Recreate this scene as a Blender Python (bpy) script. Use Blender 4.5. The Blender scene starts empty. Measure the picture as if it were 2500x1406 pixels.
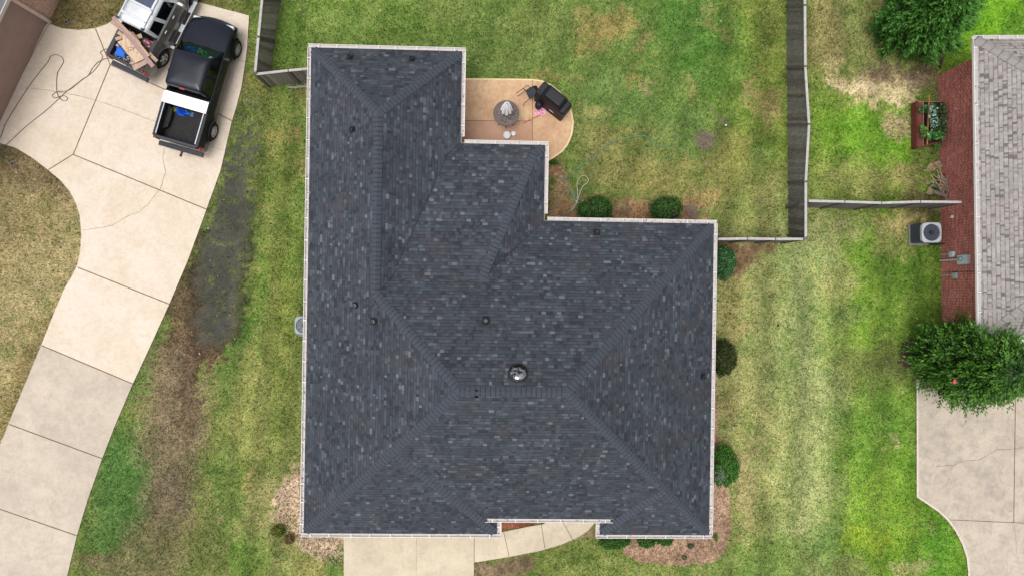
import bpy, bmesh, math, random
import numpy as np
from mathutils import Vector, Matrix
random.seed(7); rng = np.random.default_rng(7)
S = bpy.context.scene; COL = S.collection
# ---------------------------------------------------------------- camera, sky, sun, exposure
H = 26.0; F = 1666.667; TH = math.radians(1.72)
cam = bpy.data.cameras.new('Camera'); cam.sensor_width = 36; cam.lens = 24; cam.clip_end = 2000; cam.clip_start = .1
co = bpy.data.objects.new('Camera', cam); COL.objects.link(co)
co.location = (0, 0, H); co.rotation_euler = (0, -TH, 0); S.camera = co
w = bpy.data.worlds.new('World'); S.world = w; w.use_nodes = True
nt = w.node_tree; bg = nt.nodes['Background']
sky = nt.nodes.new('ShaderNodeTexSky'); sky.sky_type = 'NISHITA'; sky.sun_disc = False
sky.sun_elevation = math.radians(76); sky.sun_rotation = math.radians(-125); sky.dust_density = 4; sky.air_density = 1.0
hs = nt.nodes.new('ShaderNodeHueSaturation'); hs.inputs['Saturation'].default_value = .22
nt.links.new(sky.outputs[0], hs.inputs['Color']); nt.links.new(hs.outputs[0], bg.inputs[0]); bg.inputs[1].default_value = .15
sl = bpy.data.lights.new('Sun', 'SUN'); sl.energy = 1.1; sl.angle = math.radians(32); sl.color = (1, .975, .94)
so = bpy.data.objects.new('Sun', sl); COL.objects.link(so)
so.rotation_euler = Vector((.17, .11, -.98)).to_track_quat('-Z', 'Y').to_euler(); so.location = (-20, -15, 40)
S.view_settings.view_transform = 'Standard'; S.view_settings.look = 'None'; S.view_settings.exposure = .45
S.view_settings.gamma = 1
S.render.engine = 'CYCLES'

# ---------------------------------------------------------------- helpers
CT, ST = math.cos(TH), math.sin(TH)
def W(px, py, z=0.0):
    dx, dy, dz = px-1250, -(py-703), -F
    wx = dx*CT - dz*(-ST)*1.0; wz = dx*ST + dz*CT
    wx = dx*CT + (-dz)*ST
    s = (H-z)/(-wz)
    return Vector((wx*s, dy*s, z))
def W2P(x, y, z=0.0):
    vx, vy, vz = x, y, z-H
    cx = vx*CT + vz*ST; cz = -vx*ST + vz*CT
    return 1250 + cx/(-cz)*F, 703 - vy/(-cz)*F
def lin(c):
    return tuple(((v/255)/12.92 if v/255 <= .04045 else ((v/255+.055)/1.055)**2.4) for v in c)
def alb(c, k=.8):
    return tuple(k*v for v in lin(c)) + (1,)
MATS = {}
class NT:
    def __init__(s, name):
        s.m = bpy.data.materials.new(name); s.m.use_nodes = True; s.t = s.m.node_tree
        s.b = s.t.nodes['Principled BSDF']; s.b.inputs['Roughness'].default_value = .8
        s.b.inputs['Specular IOR Level'].default_value = .3
    def n(s, kind, **kw):
        nd = s.t.nodes.new('ShaderNode'+kind)
        for k, v in kw.items(): setattr(nd, k, v)
        return nd
    def l(s, a, b): s.t.links.new(a, b)
    def math(s, op, a, b=None, c=None):
        nd = s.n('Math', operation=op)
        for i, v in enumerate((a, b, c)):
            if v is None: continue
            if isinstance(v, (int, float)): nd.inputs[i].default_value = v
            else: s.l(v, nd.inputs[i])
        return nd.outputs[0]
    def mix(s, fac, a, b, mode='MIX'):
        nd = s.n('Mix', data_type='RGBA', blend_type=mode)
        for i, v in ((0, fac), (6, a), (7, b)):
            if isinstance(v, (int, float)): nd.inputs[i].default_value = v
            elif isinstance(v, tuple): nd.inputs[i].default_value = v
            else: s.l(v, nd.inputs[i])
        return nd.outputs[2]
    def noise(s, scale, detail=4, rough=.6, vec=None, dist=0):
        nd = s.n('TexNoise'); nd.inputs['Scale'].default_value = scale; nd.inputs['Detail'].default_value = detail
        nd.inputs['Roughness'].default_value = rough; nd.inputs['Distortion'].default_value = dist
        s.l(vec if vec is not None else s.coord(), nd.inputs['Vector']); return nd.outputs[0]
    def coord(s):
        if not hasattr(s, 'tc'): s.tc = s.n('TexCoord')
        return s.tc.outputs['Object']
    def ramp(s, fac, stops, interp='LINEAR'):
        nd = s.n('ValToRGB'); cr = nd.color_ramp; cr.interpolation = interp
        while len(cr.elements) < len(stops): cr.elements.new(.5)
        for e, (p, c) in zip(cr.elements, stops): e.position = p; e.color = c
        s.l(fac, nd.inputs[0]); return nd.outputs[0]
    def mr(s, v, a, b, c, d):
        nd = s.n('MapRange')
        s.l(v, nd.inputs[0])
        for i, x in enumerate((a, b, c, d)): nd.inputs[i+1].default_value = x
        return nd.outputs[0]
    def bump(s, h, dist=.01, strength=.5):
        nd = s.n('Bump'); nd.inputs['Strength'].default_value = strength; nd.inputs['Distance'].default_value = dist
        s.l(h, nd.inputs['Height']); s.l(nd.outputs[0], s.b.inputs['Normal'])
    def col(s, c): s.l(c, s.b.inputs['Base Color'])
def mat(name, c, rough=.7, var=.12, scale=8, metal=0, bump=0, spec=.3, coat=0, c2=None, k=.8):
    if name in MATS: return MATS[name]
    t = NT(name); t.b.inputs['Roughness'].default_value = rough; t.b.inputs['Metallic'].default_value = metal
    t.b.inputs['Specular IOR Level'].default_value = spec; t.b.inputs['Coat Weight'].default_value = coat
    t.b.inputs['Coat Roughness'].default_value = .06
    a = alb(c, k)
    if c2 is None: hi = tuple(min(1, v*(1+var)) for v in a[:3])+(1,); lo = tuple(v*(1-var) for v in a[:3])+(1,)
    else: lo, hi = a, alb(c2, k)
    n = t.noise(scale, 5, .65)
    t.col(t.ramp(n, [(.3, lo), (.7, hi)]))
    if bump: t.bump(t.noise(scale*5, 3), bump, .6)
    MATS[name] = t.m; return t.m

ORG = {}
def tag(o, label=None, cat=None, group=None, kind=None):
    if label: o['label'] = label
    if cat: o['category'] = cat
    if group: o['group'] = group
    if kind: o['kind'] = kind
    return o
def thing(name, label, cat, loc=(0, 0, 0), rz=0, group=None):
    o = bpy.data.objects.new(name, None); COL.objects.link(o); o.location = loc; o.rotation_euler = (0, 0, rz)
    o.empty_display_size = .2
    ORG[o] = Vector(loc); return tag(o, label, cat, group)
class MB:
    def __init__(s): s.v = []; s.f = []; s.uv = []; s.mi = []
    def face(s, pts, uv=None, mi=0):
        i = len(s.v); s.v += [Vector(p) for p in pts]; s.f.append(tuple(range(i, i+len(pts)))); s.uv.append(uv); s.mi.append(mi)
    def raw(s, vs, fs, mi=0):
        i = len(s.v); s.v += [Vector(p) for p in vs]
        for f in fs: s.f.append(tuple(i+k for k in f)); s.uv.append(None); s.mi.append(mi)
    def box(s, c, d, rz=0, M=None, mi=0):
        c = Vector(c); R = Matrix.Rotation(rz, 3, 'Z') if M is None else M
        vs = [c + R @ Vector((x*d[0]/2, y*d[1]/2, z*d[2]/2)) for x in (-1, 1) for y in (-1, 1) for z in (-1, 1)]
        s.raw(vs, [(0, 1, 3, 2), (4, 6, 7, 5), (0, 4, 5, 1), (2, 3, 7, 6), (0, 2, 6, 4), (1, 5, 7, 3)], mi)
    def bar(s, a, b, wdt, th, up=(0, 0, 1), mi=0):
        a, b = Vector(a), Vector(b); d = (b-a); L = d.length; d = d/L; up = Vector(up)
        if abs(d.dot(up)) > .98: up = Vector((1, 0, 0))
        sx = d.cross(up).normalized(); uz = sx.cross(d)
        M = Matrix((sx, d, uz)).transposed()
        s.box((a+b)/2, (wdt, L, th), M=M, mi=mi)
    def tube(s, pts, r, n=6, closed=False, mi=0):
        pts = [Vector(p) for p in pts]; rs = r if isinstance(r, (list, tuple)) else [r]*len(pts)
        base = len(s.v); vs = []; fs = []
        for i, p in enumerate(pts):
            d = (pts[min(i+1, len(pts)-1)]-pts[max(i-1, 0)])
            if d.length < 1e-9: d = Vector((0, 0, 1))
            d.normalize(); up = Vector((0, 0, 1)) if abs(d.z) < .95 else Vector((1, 0, 0))
            x = d.cross(up).normalized(); y = x.cross(d)
            for k in range(n):
                a = 2*math.pi*k/n; vs.append(p + rs[i]*(math.cos(a)*x+math.sin(a)*y))
        for i in range(len(pts)-1):
            for k in range(n):
                fs.append((i*n+k, i*n+(k+1) % n, (i+1)*n+(k+1) % n, (i+1)*n+k))
        fs.append(tuple(range(n))[::-1]); fs.append(tuple((len(pts)-1)*n+k for k in range(n)))
        s.raw(vs, fs, mi)
    def lathe(s, prof, c=(0, 0, 0), n=20, cap=True, mi=0, axis='Z'):
        vs = []; fs = []
        for r, z in prof:
            for k in range(n):
                a = 2*math.pi*k/n; v = Vector((r*math.cos(a), r*math.sin(a), z))
                if axis == 'X': v = Vector((v.z, v.x, v.y))
                if axis == 'Y': v = Vector((v.x, v.z, v.y))
                vs.append(Vector(c)+v)
        for i in range(len(prof)-1):
            for k in range(n): fs.append((i*n+k, i*n+(k+1) % n, (i+1)*n+(k+1) % n, (i+1)*n+k))
        if cap: fs.append(tuple(range(n))[::-1]); fs.append(tuple((len(prof)-1)*n+k for k in range(n)))
        s.raw(vs, fs, mi)
    def prism(s, poly, z0, z1, mi=0):
        n = len(poly); vs = [Vector((p[0], p[1], z0)) for p in poly]+[Vector((p[0], p[1], z1)) for p in poly]
        s.raw(vs, [tuple(range(n))[::-1], tuple(range(n, 2*n))]+[(i, (i+1) % n, n+(i+1) % n, n+i) for i in range(n)], mi)
    def grid(s, fn, nu, nv, mi=0):
        vs = [fn(i/nu, j/nv) for i in range(nu+1) for j in range(nv+1)]
        s.raw(vs, [(i*(nv+1)+j, (i+1)*(nv+1)+j, (i+1)*(nv+1)+j+1, i*(nv+1)+j+1) for i in range(nu) for j in range(nv)], mi)
    def build(s, name, m, parent=None, world=False, smooth=False, bevel=0, base=None):
        off = Vector((0, 0, 0))
        if parent is not None and world: off = ORG[parent]
        me = bpy.data.meshes.new(name)
        if parent is None:
            if base is None:
                xs = [v.x for v in s.v]; ys = [v.y for v in s.v]
                base = Vector(((min(xs)+max(xs))/2, (min(ys)+max(ys))/2, min(v.z for v in s.v)))
            off = Vector(base)
        me.from_pydata([tuple(v-off) for v in s.v], [], s.f)
        ms = m if isinstance(m, (list, tuple)) else [m]
        for q in ms: me.materials.append(q)
        if any(u is not None for u in s.uv):
            ul = me.uv_layers.new(name='UVMap'); k = 0
            for f, u in zip(s.f, s.uv):
                for j in range(len(f)):
                    if u is not None: ul.data[k].uv = u[j]
                    k += 1
        me.polygons.foreach_set('material_index', s.mi)
        if smooth: me.polygons.foreach_set('use_smooth', [True]*len(s.f))
        me.update()
        bm = bmesh.new(); bm.from_mesh(me)
        if smooth or bevel: bmesh.ops.remove_doubles(bm, verts=bm.verts, dist=1e-4)
        bmesh.ops.recalc_face_normals(bm, faces=bm.faces); bm.to_mesh(me); bm.free()
        o = bpy.data.objects.new(name, me); COL.objects.link(o)
        if parent is not None: o.parent = parent; ORG[o] = ORG.get(parent, Vector()).copy()
        else: o.location = off; ORG[o] = off.copy()
        if bevel:
            bv = o.modifiers.new('b', 'BEVEL'); bv.width = bevel; bv.segments = 2; bv.limit_method = 'ANGLE'
        return o
def curve(pts, n=8):
    """Catmull-Rom through 2D/3D points"""
    P = [Vector(p) for p in pts]; out = []
    for i in range(len(P)-1):
        p0 = P[max(i-1, 0)]; p1 = P[i]; p2 = P[i+1]; p3 = P[min(i+2, len(P)-1)]
        for k in range(n):
            t = k/n; out.append(.5*((2*p1)+(p2-p0)*t+(2*p0-5*p1+4*p2-p3)*t*t+(-p0+3*p1-3*p2+p3)*t**3))
    out.append(P[-1]); return out
def npmesh(name, V, nper, mats, cols=None, parent=None, loc=(0, 0, 0), smooth=False):
    """V (N*nper,3) separate polygons of nper vertices"""
    N = len(V)//nper; me = bpy.data.meshes.new(name)
    me.vertices.add(len(V)); me.vertices.foreach_set('co', np.ascontiguousarray(V, np.float32).ravel())
    me.loops.add(len(V)); me.loops.foreach_set('vertex_index', np.arange(len(V), dtype=np.int32))
    me.polygons.add(N); me.polygons.foreach_set('loop_start', np.arange(0, len(V), nper, dtype=np.int32))
    try: me.polygons.foreach_set('loop_total', np.full(N, nper, np.int32))
    except Exception: pass
    if cols is not None:
        a = me.color_attributes.new('Col', 'FLOAT_COLOR', 'POINT')
        c = np.ones((len(V), 4), np.float32); c[:, :3] = np.repeat(cols, nper, 0); a.data.foreach_set('color', c.ravel())
    me.materials.append(mats); me.update(); me.validate()
    o = bpy.data.objects.new(name, me); COL.objects.link(o); o.location = loc
    if parent is not None: o.parent = parent
    return o
def leafmat(name, rough=.55, trans=.25, noise=True):
    if name in MATS: return MATS[name]
    t = NT(name); a = t.n('Attribute', attribute_name='Col'); t.b.inputs['Roughness'].default_value = rough
    t.col(a.outputs['Color']); t.b.inputs['Specular IOR Level'].default_value = .35
    if trans:
        tr = t.n('BsdfTranslucent'); t.l(a.outputs['Color'], tr.inputs[0]); mx = t.n('MixShader'); mx.inputs[0].default_value = trans
        t.l(t.b.outputs[0], mx.inputs[1]); t.l(tr.outputs[0], mx.inputs[2]); t.l(mx.outputs[0], t.t.nodes['Material Output'].inputs[0])
    MATS[name] = t.m; return t.m
# value noise
def vnoise(x, y, sc, seed):
    r = np.random.default_rng(seed); T = r.random((257, 257)); X = (x/sc+1000.37) % 256; Y = (y/sc+1000.71) % 256
    xi = np.floor(X).astype(int); yi = np.floor(Y).astype(int); fx = X-xi; fy = Y-yi
    fx = fx*fx*(3-2*fx); fy = fy*fy*(3-2*fy)
    return (T[xi, yi]*(1-fx)+T[xi+1, yi]*fx)*(1-fy)+(T[xi, yi+1]*(1-fx)+T[xi+1, yi+1]*fx)*fy
def fbm(x, y, sc, seed, octv=4, g=.55):
    s = 0; a = 1; t = 0
    for k in range(octv): s = s+a*vnoise(x*math.cos(k)+y*math.sin(k), -x*math.sin(k)+y*math.cos(k), sc/2**k, seed+k); t += a; a *= g
    return s/t
def sstep(a, b, x):
    t = np.clip((x-a)/(b-a), 0, 1); return t*t*(3-2*t)
def sdist(px, py, poly):
    """signed distance (negative inside), pixels"""
    d = np.full(px.shape, 1e9); ins = np.zeros(px.shape, bool); n = len(poly)
    for i in range(n):
        ax, ay = poly[i]; bx, by = poly[(i+1) % n]; ex, ey = bx-ax, by-ay
        t = np.clip(((px-ax)*ex+(py-ay)*ey)/(ex*ex+ey*ey+1e-9), 0, 1)
        d = np.minimum(d, np.hypot(px-ax-t*ex, py-ay-t*ey))
        if by != ay: ins ^= ((ay > py) != (by > py)) & (px < (bx-ax)*(py-ay)/(by-ay)+ax)
    return np.where(ins, -d, d)
# ---------------------------------------------------------------- ground
DRIVE = [(118, 58), (154, 71), (193, 75), (233, 71), (262, 61), (285, 47), (303, 26), (318, -2), (332, -50), (440, -60), (484, 7), (609, 40), (604, 120), (598, 165), (590, 215),
         (578, 262), (566, 300), (540, 415), (505, 512), (460, 635), (414, 743), (370, 840), (325, 937), (285, 1030), (250, 1120), (215, 1220), (188, 1310),
         (165, 1406), (130, 1560), (-150, 1500), (-90, 1290), (-40, 1190), (0, 1090), (22, 1035), (102, 843), (135, 760), (160, 702), (177, 675),
         (190, 648), (198, 610), (200, 570), (196, 525), (187, 497), (172, 468), (148, 440), (118, 415), (80, 386), (40, 362), (0, 350), (-80, 335), (-15, 342)]
PATIO = [(1100, 192), (1300, 194), (1325, 198), (1348, 209), (1368, 226), (1385, 248), (1396, 272), (1401, 300), (1397, 330), (1388, 352), (1374, 371), (1343, 393), (1320, 400), (1320, 360), (1100, 360)]
MDRIVE = [(840, 1250), (1157, 1250), (1157, 1560), (840, 1560)]
WALK = [(1158.5, 1250), (1158.5, 1371), (1240, 1358), (1322, 1342), (1376, 1325), (1412, 1309), (1436, 1293), (1450, 1276), (1456, 1255), (1450, 1225), (1330, 1225), (1330, 1277), (1290, 1284), (1225, 1297), (1225, 1250)]
RDRIVE = [(2237, 925), (2238, 1100), (2237, 1213), (2262, 1229), (2292, 1250), (2312, 1269), (2331, 1294), (2349, 1328), (2360, 1360), (2364, 1395), (2362, 1480), (2360, 1560), (2780, 1560), (2780, 925)]
BEDS = [  # (poly, colour, edge softness)
    ([(1500, 1290), (1525, 1352), (1560, 1368), (1610, 1376), (1665, 1380), (1715, 1378), (1750, 1366), (1775, 1340), (1786, 1300), (1785, 1235), (1777, 1195), (1762, 1178), (1757, 1100), (1752, 900), (1700, 900), (1700, 1290)], (168, 138, 116), 4),
    ([(1335, 400), (1370, 395), (1395, 430), (1400, 480), (1500, 478), (1560, 492), (1660, 480), (1700, 488), (1735, 510), (1728, 560), (1335, 560)], (160, 128, 96), 22),
    ([(1740, 570), (1900, 590), (1905, 610), (1830, 640), (1790, 680), (1740, 700)], (118, 96, 72), 20),
    ([(1160, 1260), (1330, 1260), (1320, 1279), (1225, 1297), (1160, 1300)], (140, 84, 66), 4),
    ([(1157, 1372), (1300, 1350), (1312, 1375), (1290, 1406), (1157, 1420)], (125, 108, 85), 10),
    ([(1300, 1340), (1440, 1290), (1470, 1300), (1470, 1320), (1440, 1316)], (140, 120, 95), 8),
    ([(745, 1100), (700, 1170), (668, 1200), (668, 1270), (720, 1320), (780, 1372), (838, 1380), (838, 1300), (745, 1300)], (196, 172, 145), 16),
    ([(2195, 845), (2215, 825), (2250, 820), (2290, 850), (2290, 900), (2250, 920), (2215, 905), (2195, 880)], (92, 72, 66), 6)]
GB = [  # lawn colour areas: cx, cy, rx, ry, angle, colour, amount
    (90, 700, 170, 420, 8, (172, 157, 116), 1), (60, 1000, 70, 250, 20, (172, 156, 110), 1), (30, 520, 130, 160, 0, (160, 145, 106), 1),
    (70, 400, 120, 55, 30, (122, 104, 80), .8), (110, 900, 60, 200, 22, (132, 116, 80), .6),
    (400, 30, 330, 90, 8, (124, 112, 74), 1), (170, 40, 90, 50, 0, (132, 116, 80), .8), (520, 20, 90, 40, 10, (112, 116, 62), .6), (640, 60, 60, 90, 0, (108, 116, 62), .8), (625, 228, 50, 38, 10, (150, 122, 88), .95), (720, 225, 50, 25, 0, (124, 96, 68), .8),
    # backyard
    (1000, 40, 420, 90, 0, (112, 136, 62), 1), (700, 120, 60, 120, 0, (104, 130, 58), 1), (1500, 200, 500, 320, 0, (104, 126, 62), 1), (1850, 200, 120, 330, 0, (114, 130, 58), 1), (1700, 100, 90, 180, -25, (84, 128, 50), .7),
    (1470, 60, 60, 30, 20, (150, 132, 84), .6), (1440, 100, 40, 26, 0, (150, 128, 84), .6), (1500, 62, 30, 40, 40, (150, 130, 80), .55), (1575, 100, 22, 22, 0, (156, 134, 96), .6), (1545, 190, 26, 10, -40, (158, 128, 72), .7),
    (1580, 205, 22, 16, 40, (160, 132, 96), .7), (1690, 225, 14, 40, -25, (146, 138, 84), .6), (1740, 60, 14, 60, -35, (150, 136, 88), .6), (1840, 225, 22, 34, 10, (164, 140, 104), .7), (1885, 265, 30, 40, 0, (158, 134, 98), .7),
    (1475, 275, 30, 14, 0, (168, 140, 92), .7), (1330, 190, 90, 12, 0, (150, 128, 84), .5), (1600, 420, 110, 60, 0, (160, 146, 92), .75), (1480, 390, 60, 60, 0, (150, 138, 88), .6), (1435, 320, 45, 70, 10, (148, 142, 92), .55), (1780, 400, 60, 90, 0, (132, 124, 72), .6),
    (1880, 450, 50, 90, 0, (116, 118, 66), .6), (1860, 380, 40, 40, 0, (92, 124, 52), .6), (1560, 330, 90, 30, 0, (146, 136, 86), .5), (1650, 330, 80, 60, 0, (92, 122, 62), .5), (1500, 230, 100, 60, 0, (96, 122, 70), .4), (1830, 555, 130, 20, 0, (124, 132, 70), .7), (1715, 490, 45, 40, 0, (166, 142, 98), .8),
    (1310, 60, 80, 60, 0, (116, 128, 68), .6), (1120, 20, 90, 30, 0, (124, 138, 76), .5), (860, 60, 80, 40, 0, (122, 144, 76), .5), (1260, 140, 100, 40, 0, (104, 120, 64), .5), (1900, 60, 30, 90, 0, (128, 134, 70), .5),
    # west strip
    (660, 600, 120, 420, 0, (110, 130, 62), 1), (600, 1150, 190, 330, 0, (128, 136, 76), 1), (660, 400, 60, 200, 0, (114, 124, 62), .7), (590, 720, 24, 180, 6, (84, 124, 48), .85), (560, 900, 26, 120, 8, (92, 122, 56), .7), (690, 760, 40, 180, 0, (128, 134, 66), .6),
    (718, 335, 16, 22, 0, (156, 140, 88), .8), (722, 395, 22, 10, 0, (164, 144, 100), .8), (678, 340, 8, 60, 10, (156, 142, 90), .6), (612, 690, 7, 90, 8, (156, 146, 92), .7), (655, 560, 10, 110, 4, (146, 142, 84), .5), (640, 760, 10, 70, 20, (150, 146, 86), .5),
    (600, 1000, 60, 160, 5, (146, 146, 84), .5), (700, 950, 24, 160, 0, (118, 126, 64), .6), (600, 1160, 9, 40, 10, (166, 146, 96), .7), (526, 1248, 15, 13, 0, (152, 136, 110), 1), (640, 1230, 50, 70, 0, (158, 148, 104), .6), (550, 1180, 34, 120, 0, (100, 128, 58), .5), (690, 1340, 90, 60, 0, (140, 140, 88), .6),
    (820, 1380, 18, 40, 0, (76, 116, 44), .8), (760, 1390, 60, 20, 0, (160, 150, 96), .6), (600, 1370, 60, 50, 0, (112, 140, 60), .7),
    # brown drainage strip
    (300, 1230, 90, 180, 8, (86, 120, 60), .95), (270, 1150, 60, 60, 0, (84, 122, 58), .7), (400, 950, 70, 130, 15, (142, 128, 98), .8), (428, 1080, 72, 190, 10, (134, 116, 96), .85), (440, 900, 60, 80, 10, (124, 106, 86), .8), (420, 1230, 52, 100, 10, (124, 108, 90), .85), (470, 930, 22, 150, 8, (104, 84, 68), .7),
    (380, 1350, 110, 80, -20, (118, 110, 78), .85), (500, 1340, 50, 60, 0, (112, 118, 68), .7), (240, 1380, 60, 40, 0, (124, 110, 84), .8), (330, 920, 30, 40, 0, (96, 118, 62), .5), (450, 760, 40, 120, 12, (106, 86, 68), .9), (500, 860, 50, 30, 0, (98, 76, 60), .9), (390, 820, 25, 60, 20, (98, 112, 60), .6),
    # east lawn
    (1860, 900, 150, 420, 0, (157, 158, 102), 1), (1850, 620, 60, 30, 0, (120, 98, 72), .6), (2000, 760, 130, 300, 0, (150, 160, 104), 1), (2020, 1250, 110, 260, 0, (152, 162, 106), 1), (2150, 750, 140, 170, 0, (126, 152, 62), 1), (2160, 640, 90, 70, 0, (110, 142, 50), .9), (2230, 640, 60, 160, 0, (84, 116, 40), .6),
    (2130, 760, 60, 80, 0, (110, 146, 48), .7), (2130, 920, 90, 60, 0, (112, 122, 66), .8), (2180, 900, 60, 70, 0, (98, 102, 58), .7), (2150, 1080, 120, 140, 0, (112, 146, 56), 1), (2180, 1150, 90, 100, 0, (102, 140, 46), .8), (2180, 1300, 150, 160, 0, (118, 150, 50), 1), (2290, 1360, 60, 90, 0, (96, 144, 44), .9),
    (1560, 1395, 260, 40, 0, (132, 144, 78), .9), (1790, 1400, 120, 60, 0, (126, 142, 76), .8), (1900, 1370, 120, 60, 0, (118, 144, 70), .7), (2060, 1395, 60, 40, 0, (116, 122, 78), .6), (2220, 1390, 50, 24, 0, (158, 152, 112), .7), (1980, 1180, 40, 200, 0, (164, 168, 112), .5), (1880, 700, 26, 200, 0, (148, 150, 92), .5), (1930, 1000, 12, 300, 0, (134, 146, 84), .4), (1870, 900, 8, 300, 0, (140, 148, 88), .4), (1790, 760, 30, 90, 0, (160, 146, 96), .6), (1780, 990, 30, 60, 0, (140, 132, 86), .6), (1820, 1180, 26, 120, 0, (150, 132, 98), .5), (2020, 560, 50, 40, 0, (150, 150, 100), .8),
    (2195, 1075, 14, 9, 0, (176, 158, 128), .8), (2170, 1085, 9, 5, 0, (172, 156, 124), .7), (2270, 1290, 24, 6, 15, (160, 156, 116), .6), (2110, 1310, 70, 30, 0, (150, 168, 50), .6), (2000, 1330, 50, 40, 0, (96, 132, 62), .5), (2040, 680, 60, 50, 0, (170, 168, 112), .7), (2060, 760, 50, 36, 0, (118, 132, 82), .6), (2200, 600, 60, 22, 0, (168, 150, 112), .5),
    # NE yard
    (2100, 100, 130, 200, 0, (124, 130, 76), 1), (2010, 80, 40, 130, 0, (146, 134, 90), .8), (2050, 350, 100, 160, 0, (122, 146, 60), 1), (2120, 330, 110, 80, 0, (108, 152, 44), .9), (2080, 430, 100, 50, 0, (146, 146, 90), .7), (2230, 430, 50, 30, 0, (152, 140, 96), .7), (2190, 450, 60, 30, 0, (156, 142, 100), .5), (2210, 260, 40, 60, 0, (96, 124, 48), .7),
    (2090, 215, 64, 26, 10, (212, 192, 156), 1), (2060, 190, 26, 18, 0, (192, 172, 136), .8), (2190, 190, 90, 26, 0, (166, 146, 118), .9), (2230, 200, 32, 22, 0, (218, 198, 164), 1), (2165, 238, 80, 24, 0, (204, 184, 148), .95), (2100, 245, 40, 16, 0, (186, 166, 130), .7), (2035, 160, 28, 16, 0, (184, 166, 126), .7), (2270, 180, 50, 60, 0, (104, 88, 74), .75),
    (2190, 310, 34, 34, 0, (166, 146, 118), .85), (2200, 170, 90, 26, 0, (104, 86, 72), .6), (2260, 380, 40, 70, 0, (100, 110, 58), .5), (2240, 500, 50, 40, 0, (120, 106, 76), .8), (2200, 555, 50, 26, 0, (172, 150, 112), .8), (2270, 300, 40, 90, 0, (84, 100, 46), .6), (2270, 520, 40, 30, 0, (92, 84, 56), .6),
    (2430, 60, 120, 120, 0, (116, 168, 38), 1), (2400, 130, 60, 40, 0, (124, 150, 56), .7), (2480, 60, 30, 40, 0, (84, 128, 40), .6), (2290, 750, 50, 130, 0, (88, 118, 38), .7)]
PUD = [(610, 230), (580, 300), (552, 400), (520, 520), (486, 640), (472, 720), (470, 800), (490, 850), (540, 850), (560, 800), (582, 700), (600, 600), (616, 480), (622, 400), (640, 300)]
def paint(x, y):
    px, py = W2P(x, y)
    wx = (fbm(x, y, .9, 11)-.5)*70+(fbm(x, y, .16, 15, 2)-.5)*48; wy = (fbm(x, y, .9, 21)-.5)*70+(fbm(x, y, .16, 25, 2)-.5)*48
    qx, qy = px+wx, py+wy
    col = np.zeros(x.shape+(3,)); base = np.array((116, 130, 66.)); col[:] = base
    col[px > 2150] = (112, 144, 48)
    for cx, cy, rx, ry, an, c, am in GB:
        a = math.radians(an); dx, dy = qx-cx, qy-cy; u = dx*math.cos(a)+dy*math.sin(a); v = -dx*math.sin(a)+dy*math.cos(a)
        d = np.sqrt((u/rx)**2+(v/ry)**2); s = .45 if min(rx, ry) > 45 else .3
        wgt = (am*(1-sstep(1-s, 1+s, d)))[..., None]; col = col*(1-wgt)+np.array(c, float)*wgt
    # mower streaks and mottling
    lawn = np.ones(x.shape)
    wet = np.zeros(x.shape)
    d = sdist(px+wx*.8, py+wy*.8, PUD); n = fbm(x, y, .2, 61, 3); n2 = fbm(x, y, .1, 67, 3)
    up = np.clip((520-py)/260, 0, 1)
    g = (1-sstep(-24, 26, d))*np.clip(1.25+(n-.5)*2.6-up*1.0, 0, 1)
    pc = np.array((62, 59, 55.)) + (n2[..., None]-.5)*16+((vnoise(x, y, 1.4, 70)-.5)*16)[..., None]+up[..., None]*14
    col = col*(1-g[..., None])+pc*g[..., None]; wet = g*(.75+.25*sstep(.4, .6, n))
    grn = (1-sstep(-60, 25, d))*sstep(.53, .6, n2*.7+n*.3+sstep(-60, 5, d)*.05)*(.45+.4*up); gc = np.array((78, 88, 52.)); col = col*(1-grn[..., None])+gc*grn[..., None]; wet *= (1-grn)
    ring = np.exp(-((d-6)/14)**2)*.55*(py > 560); col = col*(1-ring[..., None])+np.array((66, 52, 42.))*ring[..., None]
    bed = np.zeros(x.shape)
    for poly, c, s in BEDS:
        d = sdist(px+wx*min(1, s/20), py+wy*min(1, s/20), poly); g = 1-sstep(-s, s*.6, d)
        m = (fbm(x, y, .12, 81, 3)-.5)*90+(fbm(x, y, .5, 85, 3)-.5)*50
        cc = np.array(c, float)+m[..., None]*np.array((1, .9, .8)); col = col*(1-g[..., None])+cc*g[..., None]; bed = np.maximum(bed, g)
    m1 = fbm(x, y, .5, 31, 3)-.5; m2 = fbm(x, y, .12, 35, 2, .7)-.5; m3 = fbm(x, y, 2.2, 39, 3)-.5
    st = np.sin(px/15+m3*2.5+m1)*.9*(px > 1740)*(px < 2250)+np.sin((px+.10*py)/11+m3*2)*.8*((px > 560) & (px < 750))+np.sin((px*.85+py*.35)/13+m3*2)*.55*((py < 560) & (px > 1140) & (px < 1930))
    straw = np.clip(m2*2.0+m1*1.6, 0, 1)[..., None]*(1-bed[..., None])*(1-wet[..., None])*np.where(px > 1700, .6, .5)[..., None]
    col = col*(1-straw)+(col*.72+np.array((205, 190, 140.))*.33)*straw
    dark = np.clip(-m2*2.2-m1*1.6-m3*.5, 0, 1)[..., None]*(1-bed[..., None])*.6
    col = col*(1-dark)+col*np.array((.68, .84, .6))*dark
    far = sstep(2, 8, np.maximum(np.abs(x)-21, np.abs(y)-12)); st = st*(1-far)
    col = col*(1+m3*.14+m1*.14+st*.085)[..., None]; col = col*(1-far[..., None])+np.array((112, 124, 66.))*(1+m1*.2)[..., None]*far[..., None]
    lt = np.where(px > 1740, 1.03, 1.02)[..., None]; lt = 1+(lt-1)*(1-wet[..., None])*(1-bed[..., None])
    return np.clip(col*lt, 20, 240), wet, bed
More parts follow.
